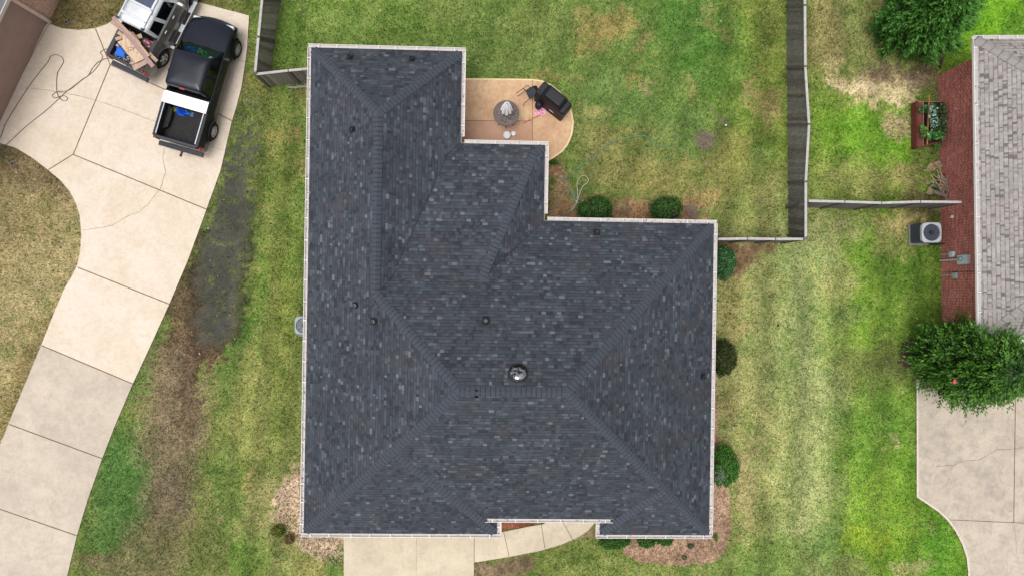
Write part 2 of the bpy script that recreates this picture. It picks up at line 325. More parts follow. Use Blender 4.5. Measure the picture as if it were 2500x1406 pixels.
def lin_np(c):
    c = c/255; return np.where(c <= .04045, c/12.92, ((c+.055)/1.055)**2.4)
ix = np.arange(-21.2, 22.2, .062); iy = np.arange(-12.2, 12.2, .062)
ox = np.concatenate([np.arange(.4, 30, .4), [40, 60, 100, 180, 400.]])
gx = np.concatenate([ix[0]-ox[::-1], ix, ix[-1]+ox]); gy = np.concatenate([iy[0]-ox[::-1], iy, iy[-1]+ox])
X, Y = np.meshgrid(gx, gy, indexing='ij'); C, WET, BED = paint(X, Y)
Z = (fbm(X, Y, .35, 91, 3)-.5)*.03*(1-WET)
nx, ny = X.shape; V = np.stack([X, Y, Z-.015], -1).reshape(-1, 3)
ii, jj = np.meshgrid(np.arange(nx-1), np.arange(ny-1), indexing='ij'); a = (ii*ny+jj).ravel()
Fq = np.stack([a, a+ny, a+ny+1, a+1], -1)
me = bpy.data.meshes.new('lawn'); me.vertices.add(len(V)); me.vertices.foreach_set('co', V.astype(np.float32).ravel())
me.loops.add(Fq.size); me.loops.foreach_set('vertex_index', Fq.astype(np.int32).ravel())
me.polygons.add(len(Fq)); me.polygons.foreach_set('loop_start', np.arange(0, Fq.size, 4, dtype=np.int32))
ca = me.color_attributes.new('Col', 'FLOAT_COLOR', 'POINT'); c4 = np.ones((len(V), 4), np.float32)
c4[:, :3] = (lin_np(C)*.8).reshape(-1, 3); c4[:, 3] = WET.ravel(); ca.data.foreach_set('color', c4.ravel())
me.polygons.foreach_set('use_smooth', np.ones(len(Fq), bool)); me.update(); me.validate()
t = NT('lawn soil'); at = t.n('Attribute', attribute_name='Col')
n1 = t.noise(26, 4, .8); n2 = t.noise(11, 4, .8)
c = t.mix(1.0, at.outputs['Color'], t.ramp(n1, [(.34, (.6, .64, .52, 1)), (.5, (1, 1, 1, 1)), (.66, (1.5, 1.42, 1.34, 1))]), 'MULTIPLY')
c = t.mix(1.0, c, t.ramp(n2, [(.36, (.7, .77, .68, 1)), (.5, (1, 1, 1, 1)), (.64, (1.28, 1.22, 1.18, 1))]), 'MULTIPLY'); t.col(c)
t.l(t.mr(at.outputs['Alpha'], 0, 1, .95, .5), t.b.inputs['Roughness']); t.b.inputs['Specular IOR Level'].default_value = .2
bs = t.mr(at.outputs['Alpha'], 0, .8, 1, .15); bn = t.n('Bump'); bn.inputs['Distance'].default_value = .02
t.l(bs, bn.inputs['Strength']); t.l(n1, bn.inputs['Height']); t.l(bn.outputs[0], t.b.inputs['Normal'])
me.materials.append(t.m); lawn = bpy.data.objects.new('lawn', me); COL.objects.link(lawn); tag(lawn, 'mown lawn with tan dormant patches, mulch beds and a wet muddy strip', kind='structure')

# ---------------------------------------------------------------- concrete
def concmat(name, c1, c2, c3, stain=.5, sc=1.0):
    t = NT(name); n1 = t.noise(.55*sc, 5, .6); n2 = t.noise(2.6*sc, 6, .7, dist=.4); n3 = t.noise(70, 3, .7)
    c = t.ramp(n1, [(.35, alb(c1)), (.65, alb(c2))]); c = t.mix(t.mr(n2, .45, .75, 0, stain), c, alb(c3))
    c = t.mix(1.0, c, t.ramp(n3, [(.3, (.86, .85, .84, 1)), (.55, (1, 1, 1, 1)), (.8, (1.06, 1.06, 1.06, 1))]), 'MULTIPLY')
    vo = t.n('TexVoronoi'); vo.inputs['Scale'].default_value = 2.4; t.l(t.coord(), vo.inputs['Vector'])
    n4 = t.noise(9, 5, .75); c = t.mix(1.0, c, t.ramp(n4, [(.3, (.88, .87, .85, 1)), (.5, (1, 1, 1, 1)), (.7, (1.05, 1.05, 1.05, 1))]), 'MULTIPLY'); n5 = t.noise(.9, 6, .75, dist=1.2); c = t.mix(t.mr(n5, .52, .68, 0, .42), c, alb(c3))
    sp = t.math('LESS_THAN', vo.outputs['Distance'], .05); c = t.mix(t.math('MULTIPLY', sp, .35), c, alb((130, 115, 95)))
    t.col(c); t.b.inputs['Roughness'].default_value = .85; t.bump(n3, .004, .4); return t.m
M_con = concmat('pale concrete', (231, 217, 201), (225, 209, 188), (206, 185, 158), .5)
M_con2 = concmat('grey concrete', (212, 198, 180), (196, 182, 166), (176, 164, 150), .6)
M_con3 = concmat('weathered concrete', (206, 192, 174), (190, 177, 161), (148, 139, 130), .7)
M_con4 = concmat('walk concrete', (222, 208, 182), (206, 192, 168), (180, 170, 150), .6)
M_patio = concmat('stained patio concrete', (226, 196, 154), (212, 172, 136), (192, 142, 114), .85, 2.0)
M_patio2 = concmat('rose patio concrete', (208, 166, 142), (190, 146, 122), (210, 176, 134), .6, 2.0)
M_edge = mat('pale concrete edge', (232, 208, 160), .85, .1, 3)
M_joint = mat('dark joint', (120, 98, 74), .9, .25, 6)
M_crack = mat('crack dirt', (150, 126, 98), .9, .25, 6)
def slab(name, poly, m, z=.045, label=None, parent=None, clip=None):
    b = MB(); b.prism([W(*p)[:2] for p in poly], -.12, z)
    if parent is None: o = b.build(name, m); tag(o, label, kind='structure')
    else: o = b.build(name, m, parent, world=True)
    return o
def strip(name, pts, wd, m, z, parent, jit=0):
    P = [W(*p, z) for p in pts]
    if jit:
        Q = []
        for i in range(len(P)-1):
            n = max(2, int((P[i+1]-P[i]).length/.09))
            for k in range(n):
                q = P[i].lerp(P[i+1], k/n); q += Vector((random.uniform(-jit, jit), random.uniform(-jit, jit), 0)); Q.append(q)
        P = Q+[P[-1]]
    b = MB(); L = []; R_ = []
    for i, p in enumerate(P):
        d = (P[min(i+1, len(P)-1)]-P[max(i-1, 0)]).normalized(); n = Vector((-d.y, d.x, 0))*wd/2*(random.uniform(.5, 1.3) if jit else 1); L.append(p+n); R_.append(p-n)
    b.raw(L+R_, [(i, i+1, len(P)+i+1, len(P)+i) for i in range(len(P)-1)]); return b.build(name, m, parent, world=True)
def clip_half(poly, a, b, side):
    """keep the part of the polygon on one side of line a-b"""
    out = []
    f = lambda p: side*((b[0]-a[0])*(p[1]-a[1])-(b[1]-a[1])*(p[0]-a[0]))
    for i in range(len(poly)):
        p, q = poly[i], poly[(i+1) % len(poly)]; fp, fq = f(p), f(q)
        if fp >= 0: out.append(p)
        if fp*fq < 0: t = fp/(fp-fq); out.append((p[0]+t*(q[0]-p[0]), p[1]+t*(q[1]-p[1])))
    return out
J5 = ((102, 843), (325, 937))
up_ = clip_half(DRIVE[:-1], *J5, -1); lo_ = clip_half(DRIVE[:-1], *J5, 1)
if sum(p[1] for p in up_)/len(up_) > sum(p[1] for p in lo_)/len(lo_): up_, lo_ = lo_, up_
drv = slab('driveway', up_, M_con, label='curving pale concrete driveway with the two pickups')
slab('slab', lo_, M_con2, parent=drv)
z = .049
for pts in ([(233, 71), (269, 159), (179, 377), (118, 415)], [(269, 159), (404, 220), (529, 277), (567, 296)], [(179, 378), (505, 512)], [(190, 653), (415, 743)],
            [(102, 843), (325, 937)], [(22, 1035), (250, 1119)], [(-30, 1232), (188, 1307)]):
    strip('joint', pts, .035, M_joint, z, drv)
strip('joint', [(119, 60), (80, 132), (40, 208), (0, 290), (-40, 372)], .02, M_joint, z, drv)
strip('crack', [(401, 360), (398, 385), (404, 420), (392, 460), (363, 497), (340, 518), (318, 525), (275, 550), (250, 556), (203, 562)], .016, M_crack, z+.003, drv, .012)
strip('crack', [(60, 215), (120, 222), (180, 232), (240, 247), (300, 268), (385, 300)], .014, M_crack, z+.003, drv, .01)
strip('crack', [(560, 145), (600, 152)], .012, M_crack, z+.003, drv, .01); strip('crack', [(500, 352), (560, 372)], .012, M_crack, z+.003, drv, .01)
pat = slab('patio', PATIO, M_edge, .03, 'orange and rose stained concrete patio with a rounded end')
ins = [(1100, 195), (1299, 197), (1324, 201), (1346, 212), (1366, 229), (1382, 250), (1393, 273), (1397, 300), (1393, 329), (1384, 350), (1371, 368), (1340, 388), (1320, 395), (1320, 360), (1100, 360)]
c1 = clip_half(ins, (1300, 100), (1300, 500), 1); c2 = clip_half(ins, (1300, 100), (1300, 500), -1)
if sum(p[0] for p in c1)/len(c1) > sum(p[0] for p in c2)/len(c2): c1, c2 = c2, c1
u = clip_half(c1, (1100, 295), (1400, 296), 1); d_ = clip_half(c1, (1100, 295), (1400, 296), -1)
if sum(p[1] for p in u)/len(u) > sum(p[1] for p in d_)/len(d_): u, d_ = d_, u
for pl, m_ in ((u, M_patio), (d_, M_patio2), (c2, M_patio)):
    b = MB(); b.raw([W(p[0], p[1], .034) for p in pl], [tuple(range(len(pl)))]); b.build('stained_surface', m_, pat, world=True)
strip('joint', [(1100, 295), (1299, 296)], .02, M_joint, .038, pat); strip('joint', [(1300, 196), (1300, 350)], .02, M_joint, .038, pat)
md = slab('driveway', MDRIVE, M_con4, .05, 'straight beige concrete driveway below the dark roofed house'); strip('joint', [(1017, 1300), (1016, 1406), (1015, 1560)], .012, M_crack, .054, md, .004)
wk = slab('walkway', WALK, M_con4, .045, 'curved beige concrete walkway to the porch')
for a_, b_ in (((1228, 1290), (1243, 1358)), ((1320, 1270), (1331, 1341)), ((1368, 1262), (1398, 1316))): strip('joint', [a_, b_], .02, M_joint, .049, wk)
b = MB(); b.bar(W(1157.7, 1250, .03), W(1157.7, 1373, .03), .03, .02); b.build('joint', M_joint, wk, world=True)
rd = slab('driveway', RDRIVE, M_con3, .05, 'weathered grey concrete driveway of the brick house at lower right')
strip('joint', [(2480, 925), (2475, 1275)], .03, M_joint, .054, rd); strip('joint', [(2316, 1268), (2475, 1275), (2780, 1288)], .025, M_joint, .054, rd)
strip('crack', [(2285, 1138), (2330, 1135), (2345, 1126), (2390, 1122), (2412, 1110), (2437, 1097), (2480, 1095), (2520, 1090)], .014, mat('dark crack', (120, 108, 95), .9), .057, rd, .012)
strip('crack', [(2437, 1097), (2428, 1085), (2420, 1072)], .01, MATS['dark crack'], .057, rd, .008); strip('crack', [(2325, 1140), (2318, 1165), (2308, 1190)], .008, MATS['dark crack'], .057, rd, .008)
strip('crack', [(2475, 1280), (2480, 1310), (2482, 1350)], .008, MATS['dark crack'], .057, rd, .008)
strip('edge', [(2240, 925), (2240.5, 1211), (2264, 1227), (2294, 1248), (2314, 1267), (2333, 1292), (2351, 1326), (2362, 1359), (2366, 1395), (2365, 1480)], .07, mat('lip', (214, 202, 186), .85), .055, rd)
# ---------------------------------------------------------------- grass blades
M_grass = leafmat('grass blade', .6, .3)
NBL = 420000
bx = rng.uniform(-19.8, 20.8, NBL); by = rng.uniform(-11.2, 11.2, NBL); bc, bw, bb = paint(bx, by); px, py = W2P(bx, by)
keep = rng.random(NBL) > np.maximum(bb*.93, np.clip(bw*1.6, 0, .97)); pud_ = (bc.max(1) < 92) & (bc.max(1)-bc.min(1) < 16); keep &= ~(pud_ & (rng.random(NBL) < .9))
for pl in (DRIVE, PATIO, MDRIVE, WALK, RDRIVE): keep &= sdist(px, py, pl) > 1.0
keep &= ~((bx > -5.8) & (bx < 7.3) & (by > -8) & (by < 2))
bx, by, bc = bx[keep], by[keep], bc[keep]; n = len(bx)
gr_ = (bc[:, 1]-bc[:, 0])
ln = rng.uniform(.04, .11, n); an = rng.uniform(0, 2*np.pi, n); el = rng.uniform(.35, 1.2, n); wd = rng.uniform(.01, .03, n)
dx, dy, dz = np.cos(an)*np.cos(el), np.sin(an)*np.cos(el), np.sin(el)
p = np.stack([bx, by, np.zeros(n)-.005], -1); tip = p+np.stack([dx, dy, dz], -1)*ln[:, None]; sd = np.stack([-np.sin(an), np.cos(an), np.zeros(n)], -1)*wd[:, None]/2
V = np.stack([p-sd, p+sd, tip+sd*.3, tip-sd*.3], 1).reshape(-1, 3)
jc = rng.choice([.55, .8, 1., 1.15, 1.4], (n, 1)); bc = bc*jc; sw = rng.random(n) < .14; bc[sw] = bc[sw]*.5+np.array((200, 185, 135.))*.5
gs = npmesh('grass', V, 4, M_grass, lin_np(np.clip(bc, 15, 240))*.85); tag(gs, 'short green and straw coloured grass blades of the lawns', 'grass', kind='stuff')
# ---------------------------------------------------------------- shingles, bricks, wood
def shingle(name, pal, expo=.135, w=.17, stops=None, line=.6, brown=None, mottle=.1):
    t = NT(name); uv = t.n('UVMap').outputs[0] if False else t.n('TexCoord').outputs['UV']
    sp = t.n('SeparateXYZ'); t.l(uv, sp.inputs[0]); u, v = sp.outputs[0], sp.outputs[1]
    vr = t.math('DIVIDE', v, expo); row = t.math('FLOOR', vr); fr = t.math('FRACT', vr)
    def wn(a, b, k=0.):
        cb = t.n('CombineXYZ'); t.l(a, cb.inputs[0]); t.l(b, cb.inputs[1]); cb.inputs[2].default_value = k
        nd = t.n('TexWhiteNoise', noise_dimensions='3D'); t.l(cb.outputs[0], nd.inputs['Vector']); return nd.outputs['Value']
    one = t.n('Value'); one.outputs[0].default_value = 3.3
    off = t.math('MULTIPLY', wn(row, one.outputs[0]), 13.7)
    # uneven tab widths: warp u with 1-D noise per row
    nz = t.n('TexNoise', noise_dimensions='2D'); nz.inputs['Scale'].default_value = 1.0; nz.inputs['Detail'].default_value = 1
    cb = t.n('CombineXYZ'); t.l(t.math('DIVIDE', u, w*1.4), cb.inputs[0]); t.l(t.math('MULTIPLY', row, 7.31), cb.inputs[1]); t.l(cb.outputs[0], nz.inputs['Vector'])
    uu = t.math('ADD', t.math('ADD', t.math('DIVIDE', u, w), off), t.math('MULTIPLY', nz.outputs[0], 1.6))
    cell = t.math('FLOOR', uu); r1 = wn(cell, row, 1.)
    c3 = t.math('FLOOR', t.math('DIVIDE', uu, 3.2)); r3 = wn(c3, row, 2.)
    col = t.ramp(r1, stops, 'CONSTANT')
    col = t.mix(t.mr(r3, .8, 1., 0, .55), col, alb(pal[0])); col = t.mix(t.mr(r3, .0, .2, .6, 0), col, alb(pal[1]))
    big = t.noise(.7, 4, .6); col = t.mix(1., col, t.ramp(big, [(.3, (1-mottle,)*3+(1,)), (.7, (1+mottle,)*3+(1,))]), 'MULTIPLY')
    if brown: col = t.mix(t.mr(t.noise(1.1, 4, .6, dist=.5), .5, .75, 0, .55), col, alb(brown))
    gr = t.noise(110, 2, .8); col = t.mix(1., col, t.ramp(gr, [(.3, (.72,)*3+(1,)), (.7, (1.28,)*3+(1,))]), 'MULTIPLY')
    # thicker laminated tabs stand proud of the thin ones; a darker butt band paints in the shadow line of each course
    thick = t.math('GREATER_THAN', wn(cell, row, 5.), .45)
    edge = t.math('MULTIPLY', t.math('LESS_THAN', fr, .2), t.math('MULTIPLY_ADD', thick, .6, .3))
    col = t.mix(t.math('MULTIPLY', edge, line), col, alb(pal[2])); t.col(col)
    h = t.math('ADD', t.math('MULTIPLY', t.math('SUBTRACT', 1, fr), .7), t.math('MULTIPLY', thick, .4))
    t.bump(h, .012, .8); t.b.inputs['Roughness'].default_value = .92; t.b.inputs['Specular IOR Level'].default_value = .25
    return t.m
def st(*a): return [(p, alb(c)) for p, c in a]
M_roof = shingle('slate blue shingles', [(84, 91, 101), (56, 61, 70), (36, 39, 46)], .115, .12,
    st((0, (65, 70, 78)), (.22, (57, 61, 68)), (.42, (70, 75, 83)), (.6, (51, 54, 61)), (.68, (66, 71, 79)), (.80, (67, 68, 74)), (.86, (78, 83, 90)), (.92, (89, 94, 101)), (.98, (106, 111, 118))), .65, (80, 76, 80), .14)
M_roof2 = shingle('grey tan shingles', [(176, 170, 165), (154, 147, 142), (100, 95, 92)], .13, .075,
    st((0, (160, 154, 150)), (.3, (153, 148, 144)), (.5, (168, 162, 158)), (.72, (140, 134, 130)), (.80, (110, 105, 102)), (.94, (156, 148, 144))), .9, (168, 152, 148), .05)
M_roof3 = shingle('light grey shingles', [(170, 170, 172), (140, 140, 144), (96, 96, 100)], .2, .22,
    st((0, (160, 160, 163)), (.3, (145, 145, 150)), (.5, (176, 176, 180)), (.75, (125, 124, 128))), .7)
M_cap = mat('slate ridge cap', (70, 75, 84), .92, .12, 12, bump=.004); M_capd = mat('cap butt edge', (46, 50, 59), .95, .1, 8)
M_cap2 = mat('grey ridge cap', (150, 144, 140), .92, .12, 8, bump=.004)
M_white = mat('white gutter aluminium', (236, 233, 232), .35, .03, 3, spec=.5, k=.84)
M_gin = mat('gutter trough', (212, 204, 199), .55, .12, 9, c2=(194, 186, 180))
M_trim = mat('white trim', (222, 212, 208), .6, .05, 4)
M_black = mat('black rubber', (26, 27, 30), .55, .2, 12)
M_metal = mat('brushed metal', (170, 172, 176), .3, .1, 10, metal=.85)
def brick(name, c1, c2, mortar, scale=1., wx=.2, hz=.075, spots=.25):
    t = NT(name); uv = t.n('TexCoord').outputs['UV']; b = t.n('TexBrick'); t.l(uv, b.inputs['Vector'])
    b.inputs['Scale'].default_value = 1; b.inputs['Brick Width'].default_value = wx; b.inputs['Row Height'].default_value = hz; b.inputs['Mortar Size'].default_value = .006
    b.inputs['Color1'].default_value = alb(c1); b.inputs['Color2'].default_value = alb(c2); b.inputs['Mortar'].default_value = alb(mortar); b.inputs['Bias'].default_value = -.1
    b.offset = .5; n = t.noise(14, 4, .7); n2 = t.noise(1.0, 3, .6)
    c = t.mix(1., b.outputs[0], t.ramp(n, [(.3, (.6, .6, .62, 1)), (.55, (1, 1, 1, 1)), (.75, (1.5, 1.4, 1.35, 1))]), 'MULTIPLY')
    c = t.mix(t.mr(t.noise(9, 2, .5), .6, .7, 0, spots), c, alb((205, 175, 160)))
    c = t.mix(1., c, t.ramp(n2, [(.3, (.85,)*3+(1,)), (.7, (1.15,)*3+(1,))]), 'MULTIPLY')
    t.col(c); t.b.inputs['Roughness'].default_value = .9; t.bump(b.outputs['Fac'], .006, -.6 if False else .6); return t.m
M_brick = brick('red brick', (206, 104, 92), (150, 74, 68), (230, 188, 174), spots=.75)
M_brickp = brick('pink brick', (205, 168, 146), (184, 146, 126), (196, 172, 154), spots=.2)
M_brickt = brick('tan brick', (176, 140, 118), (150, 112, 92), (190, 176, 160))
def walluv(b, p, q, z0, z1):
    p, q = Vector(p), Vector(q); L = (q-p).length
    b.face([(p.x, p.y, z0), (q.x, q.y, z0), (q.x, q.y, z1), (p.x, p.y, z1)], [(0, z0), (L, z0), (L, z1), (0, z1)])
def roofface(b, pts):
    P = [Vector(p) for p in pts]; n = Vector((0, 0, 0))
    for i in range(len(P)): n += P[i].cross(P[(i+1) % len(P)])
    if n.z < 0: P.reverse(); n = -n
    n.normalize(); e = Vector((0, 0, 1)).cross(n).normalized(); up = n.cross(e)
    b.face(P, [(p.dot(e)+30, p.dot(up)+30) for p in P])
def caps(b, p, q, drop, half=.145, pitch=.145, lift=.014):
    """overlapping bent cap shingles from the low end p to the high end q"""
    p, q = Vector(p), Vector(q); p = p+(q-p).normalized()*(.14 if half < .16 and p.z < 2.75 else 0); d = (q-p); L = d.length; d.normalize(); lat = d.cross(Vector((0, 0, 1))).normalized(); up = Vector((0, 0, 1))
    n = int(L/pitch); pl = L/n
    for i in range(n):
        a = p+d*(i*pl); c = p+d*((i+1.25)*pl) if i < n-1 else q
        jt = random.uniform(-.008, .008); vs = []
        for base, hz in ((a, lift+.016+random.uniform(0, .004)), (c, lift)):
            for s in (-1, -.35, 0, .35, 1):
                vs.append(base+lat*(s*half+jt)+up*(hz-drop*abs(s)*half-(0.004 if abs(s) < .1 else 0)))
        b.raw(vs, [(k, k+1, k+6, k+5) for k in range(4)])
        vl = [v-up*.02 for v in vs[:5]]; b.raw(vs[:5]+vl, [(k, k+1, k+6, k+5) for k in range(4)], 1)
        fr_ = [v-d*.014+up*.0015 for v in vs[:5]]; b.raw(fr_+[v-up*.012 for v in vs[:5]], [(k, k+1, k+6, k+5) for k in range(4)], 1)
def gutter(parent, a, b_, out, world=False, step=.66, z=None, wdt=.12, name='gutter', debris=0, gap=None):
    """a,b_: outer edge line at eave; out: unit vector pointing away from the roof"""
    a, b_ = Vector(a), Vector(b_); out = Vector(out); d = (b_-a).normalized(); L = (b_-a).length
    m = MB(); prof = [(0, .0), (-.012, .0), (-.014, -.09), (-wdt+.01, -.09), (-wdt+.004, -.0), (-wdt, .0), (-wdt, -.10), (0, -.10)]
    vs = [a+out*x+Vector((0, 0, z_)) for x, z_ in prof]+[b_+out*x+Vector((0, 0, z_)) for x, z_ in prof]
    n = len(prof); m.raw(vs, [(i, (i+1) % n, n+(i+1) % n, n+i) for i in range(n)], 0)
    for i in range(2, 3): m.mi[-n+i] = 1
    m.face(vs[:n]); m.face(vs[n:])
    g = m.build(name, [M_white, M_gin], parent, world=world)
    k = max(1, int(L/step))
    for i in range(k):
        c = a+d*(L*(i+.5)/k+random.uniform(-.05, .05)); h = MB(); h.bar(c+Vector((0, 0, .004)), c-out*wdt+Vector((0, 0, .004)), .022, .008)
        o = h.build('gutter_strap', M_white, g, world=world)
    if debris:
        h = MB()
        for i in range(int(debris*L)):
            c = a+d*random.uniform(0, L)-out*random.uniform(.03, wdt-.02)+Vector((0, 0, -.07)); s_ = random.uniform(.008, .022)
            h.box(c, (s_*2, s_, .006), rz=random.uniform(0, 3))
        o = h.build('leaf_litter', mat('leaf litter', (96, 78, 60), .9, .4, 20), g, world=world); o['kind'] = 'stuff'
    return g
# ---------------------------------------------------------------- the dark-roofed house
hs_ = thing('brick_house', 'large house with a dark slate blue shingle hip roof and white gutters, in the middle', 'house', (0, 0, 0), math.radians(-.9))
pch = .62; z0 = 2.7; gw = .12
x0, x1, x2, x3 = -6.35+gw, -1.0-gw, 1.88-gw, 7.75-gw; y0, y1, y2, y3 = -8.51+gw, 2.45-gw, 5.03-gw, 8.16-gw
hf = (y1-y0)/2; yr = y0+hf; zr = z0+pch*hf; RL = (x0+hf, yr, zr); RR = (x3-hf, yr, zr)
ha = (x1-x0)/2; xa = x0+ha; za = z0+pch*ha; A1 = (xa, y3-ha, za); A2 = (xa, y1-ha, za)
kk = .4; zk = z0+pch*kk; tt = 2.1; zt = z0+pch*tt
KB = (x1-kk, y2-kk, zk); KH = (x2-kk, y2-kk, zk); VA = (x1-tt, y1-tt, zt); J = (x2-tt, y1-tt, zt)
wl, wr = .44-gw, 3.71+gw; h1 = (wl-x0)/2; AP1 = (x0+h1, y0+h1, z0+pch*h1); h2 = (x3-wr)/2; AP2 = (x3-h2, y0+h2, z0+pch*h2+.03)
ym, zm = -7.88+gw, 3.0
HR = (x3-h1, y0+h1, z0+pch*h1); ML = (wl-(zm-z0)/pch, ym, zm); MR = (wr+(zm-z0)/pch, ym, zm)
rb = MB()
for f_ in ([(x0, y0, z0), AP1, RL, A2, A1, (x0, y3, z0)], [(x0, y3, z0), A1, (x1, y3, z0)], [(x1, y3, z0), A1, A2, VA, KB, (x1, y2, z0)],
          [(x1, y2, z0), KB, KH, (x2, y2, z0)], [KB, VA, J, KH], [(x2, y2, z0), KH, J, (x2, y1, z0)],
          [(x2, y1, z0), J, VA, A2, RL, RR, (x3, y1, z0)], [(x3, y1, z0), RR, HR, AP2, (x3, y0, z0)],
          [(x0, y0, z0), AP1, (wl, y0, z0)], [(wr, y0, z0), AP2, (x3, y0, z0)], [RL, AP1, HR, RR], [AP1, ML, MR, AP2, HR],
          [AP1, (wl, y0, z0), (wl, ym+.3, z0), (ML[0], ym+.3, zm), ML], [AP2, (wr, y0, z0), (wr, ym+.3, z0), (MR[0], ym+.3, zm), MR]):
    roofface(rb, f_)
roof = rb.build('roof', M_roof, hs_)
for p, q, dr in (((x0, y0, z0), RL, .44), ((x3, y0, z0), RR, .44), ((x3, y1, z0), RR, .44), ((x0, y3, z0), A1, .44), ((x1, y3, z0), A1, .44),
               (A2, A1, .62), (A2, RL, .44), (RL, RR, .62), ((x2, y2, z0), KH, .44), (KH, J, .3), ((wl, y0, z0), AP1, .18), ((wr, y0, z0), AP2, .22)):
    b = MB(); caps(b, p, q, dr); b.build('ridge_cap', [M_cap, M_capd], roof)
# open metal valleys
M_val = mat('dark valley line', (40, 44, 52), .8)
for pv, qv in ((KB, VA), (VA, A2), (J, (x2, y1, z0)), (AP1, ML), (AP2, MR), ((x1, y2, z0), KB)):
    b = MB(); b.bar(Vector(pv)+Vector((0, 0, .006)), Vector(qv)+Vector((0, 0, .006)), .022, .008); b.build('valley', M_val, roof)
# soffit, fascia, walls
foot = [(x0, y0), (wl, y0), (wl, ym), (wr, ym), (wr, y0), (x3, y0), (x3, y1), (x2, y1), (x2, y2), (x1, y2), (x1, y3), (x0, y3)]
b = MB(); b.prism([(p[0]*1.0, p[1]) for p in foot], 2.56, 2.6)
b.box(((wl+wr)/2, ym+.02, (2.6+zm)/2-.03), (wr-wl+1.2, .03, zm-2.6))
for i in range(len(foot)):
    p, q = foot[i], foot[(i+1) % len(foot)]; b.bar((p[0], p[1], 2.64), (q[0], q[1], 2.64), .02, .1)
b.build('soffit', M_trim, hs_)
o_ = .42; wf = [(x0+o_, y0+o_), (wl-o_, y0+o_), (wl-o_, ym+.9), (wr+o_, ym+.9), (wr+o_, y0+o_), (x3-o_, y0+o_), (x3-o_, y1-o_), (x2-o_, y1-o_), (x2-o_, y2-o_), (x1-o_, y2-o_), (x1-o_, y3-o_), (x0+o_, y3-o_)]
b = MB()
for i in range(len(wf)): walluv(b, (*wf[i], 0), (*wf[(i+1) % len(wf)], 0), -.05, 2.56)
wall = b.build('wall', M_brickt, hs_)
M_dglass = mat('dark window glass', (44, 50, 56), .06, .1, 2, spec=.8)
def window(cx, cy, nx_, ny_, w_=1.1, h_=1.3, zc=1.5):
    b = MB(); tx, ty = -ny_, nx_
    ang = math.atan2(ty, tx)
    for s in (-1, 1):
        b.box((cx+tx*s*w_/2, cy+ty*s*w_/2, zc), (.07, .06, h_), rz=ang); b.box((cx, cy, zc+s*h_/2), (w_+.07, .062, .07), rz=ang)
    b.box((cx, cy, zc), (w_-.07, .045, .04), rz=ang); f = b.build('window', M_trim, hs_)
    g = MB(); g.box((cx, cy, zc), (w_-.06, .03, h_-.06), rz=ang); g.build('pane', M_dglass, f)
for cx, cy, a, c in ((x0+o_, 5.5, -1, 0), (x0+o_, -1, -1, 0), (x0+o_, -4.5, -1, 0), (x3-o_, -.5, 1, 0), (x3-o_, -4, 1, 0), (4.6, y1-o_, 0, 1), (6.4, y1-o_, 0, 1), (-3.6, y3-o_, 0, 1), (5.7, y0+o_, 0, -1), (x1-o_, 6.3, 1, 0)):
    window(cx, cy, a, c)
b = MB(); 
for r_ in range(4): b.box((-3.0, y0+o_-.02, .33+r_*.55), (4.8, .05, .53))
b.build('garage_door', M_trim, hs_)
b = MB(); b.box((2.1, ym+.88, 1.05), (.95, .05, 2.1)); b.build('front_door', mat('dark door', (90, 50, 40), .5), hs_)
ge = dict(N=(0, 1, 0), S=(0, -1, 0), E_=(1, 0, 0), W_=(-1, 0, 0))
G = [((x0-gw, y3+gw), (x1+gw, y3+gw), 'N', 0), ((x0-gw, y3+gw-.0), (x0-gw, y0-gw), 'W_', 6), ((x1+gw, y3+gw), (x1+gw, y2+gw), 'E_', 8), ((x1+gw, y2+gw), (x2+gw, y2+gw), 'N', 2),
     ((x2+gw, y2+gw), (x2+gw, y1+gw), 'E_', 2), ((x2+gw, y1+gw), (x3+gw, y1+gw), 'N', 9), ((x3+gw, y1+gw), (x3+gw, y0-gw), 'E_', 5), ((x0-gw, y0-gw), (wl+gw, y0-gw), 'S', 1),
     ((wr-gw, y0-gw), (x3+gw, y0-gw), 'S', 1), ((wl+gw, y0-gw), (wl+gw, ym-.05), 'E_', 0), ((wr-gw, y0-gw), (wr-gw, ym-.05), 'W_', 0)]
for a, c, d_, db in G:
    n_ = Vector(ge[d_]); A_ = Vector((*a, z0)); C_ = Vector((*c, z0)); dd = (C_-A_).normalized()
    e0 = dd*.122 if d_ in ('E_', 'W_') else Vector(); gutter(hs_, A_+e0, C_-(e0 if (C_-A_).length > 2 else Vector()), n_, debris=db)
gutter(hs_, (ML[0]-.05, ym-gw, zm), (MR[0]+.05, ym-gw, zm), (0, -1, 0), debris=5)
# downspouts
for x_, y_ in ((x0+.1, 5.8), (x3-.1, -8.0)):
    pass
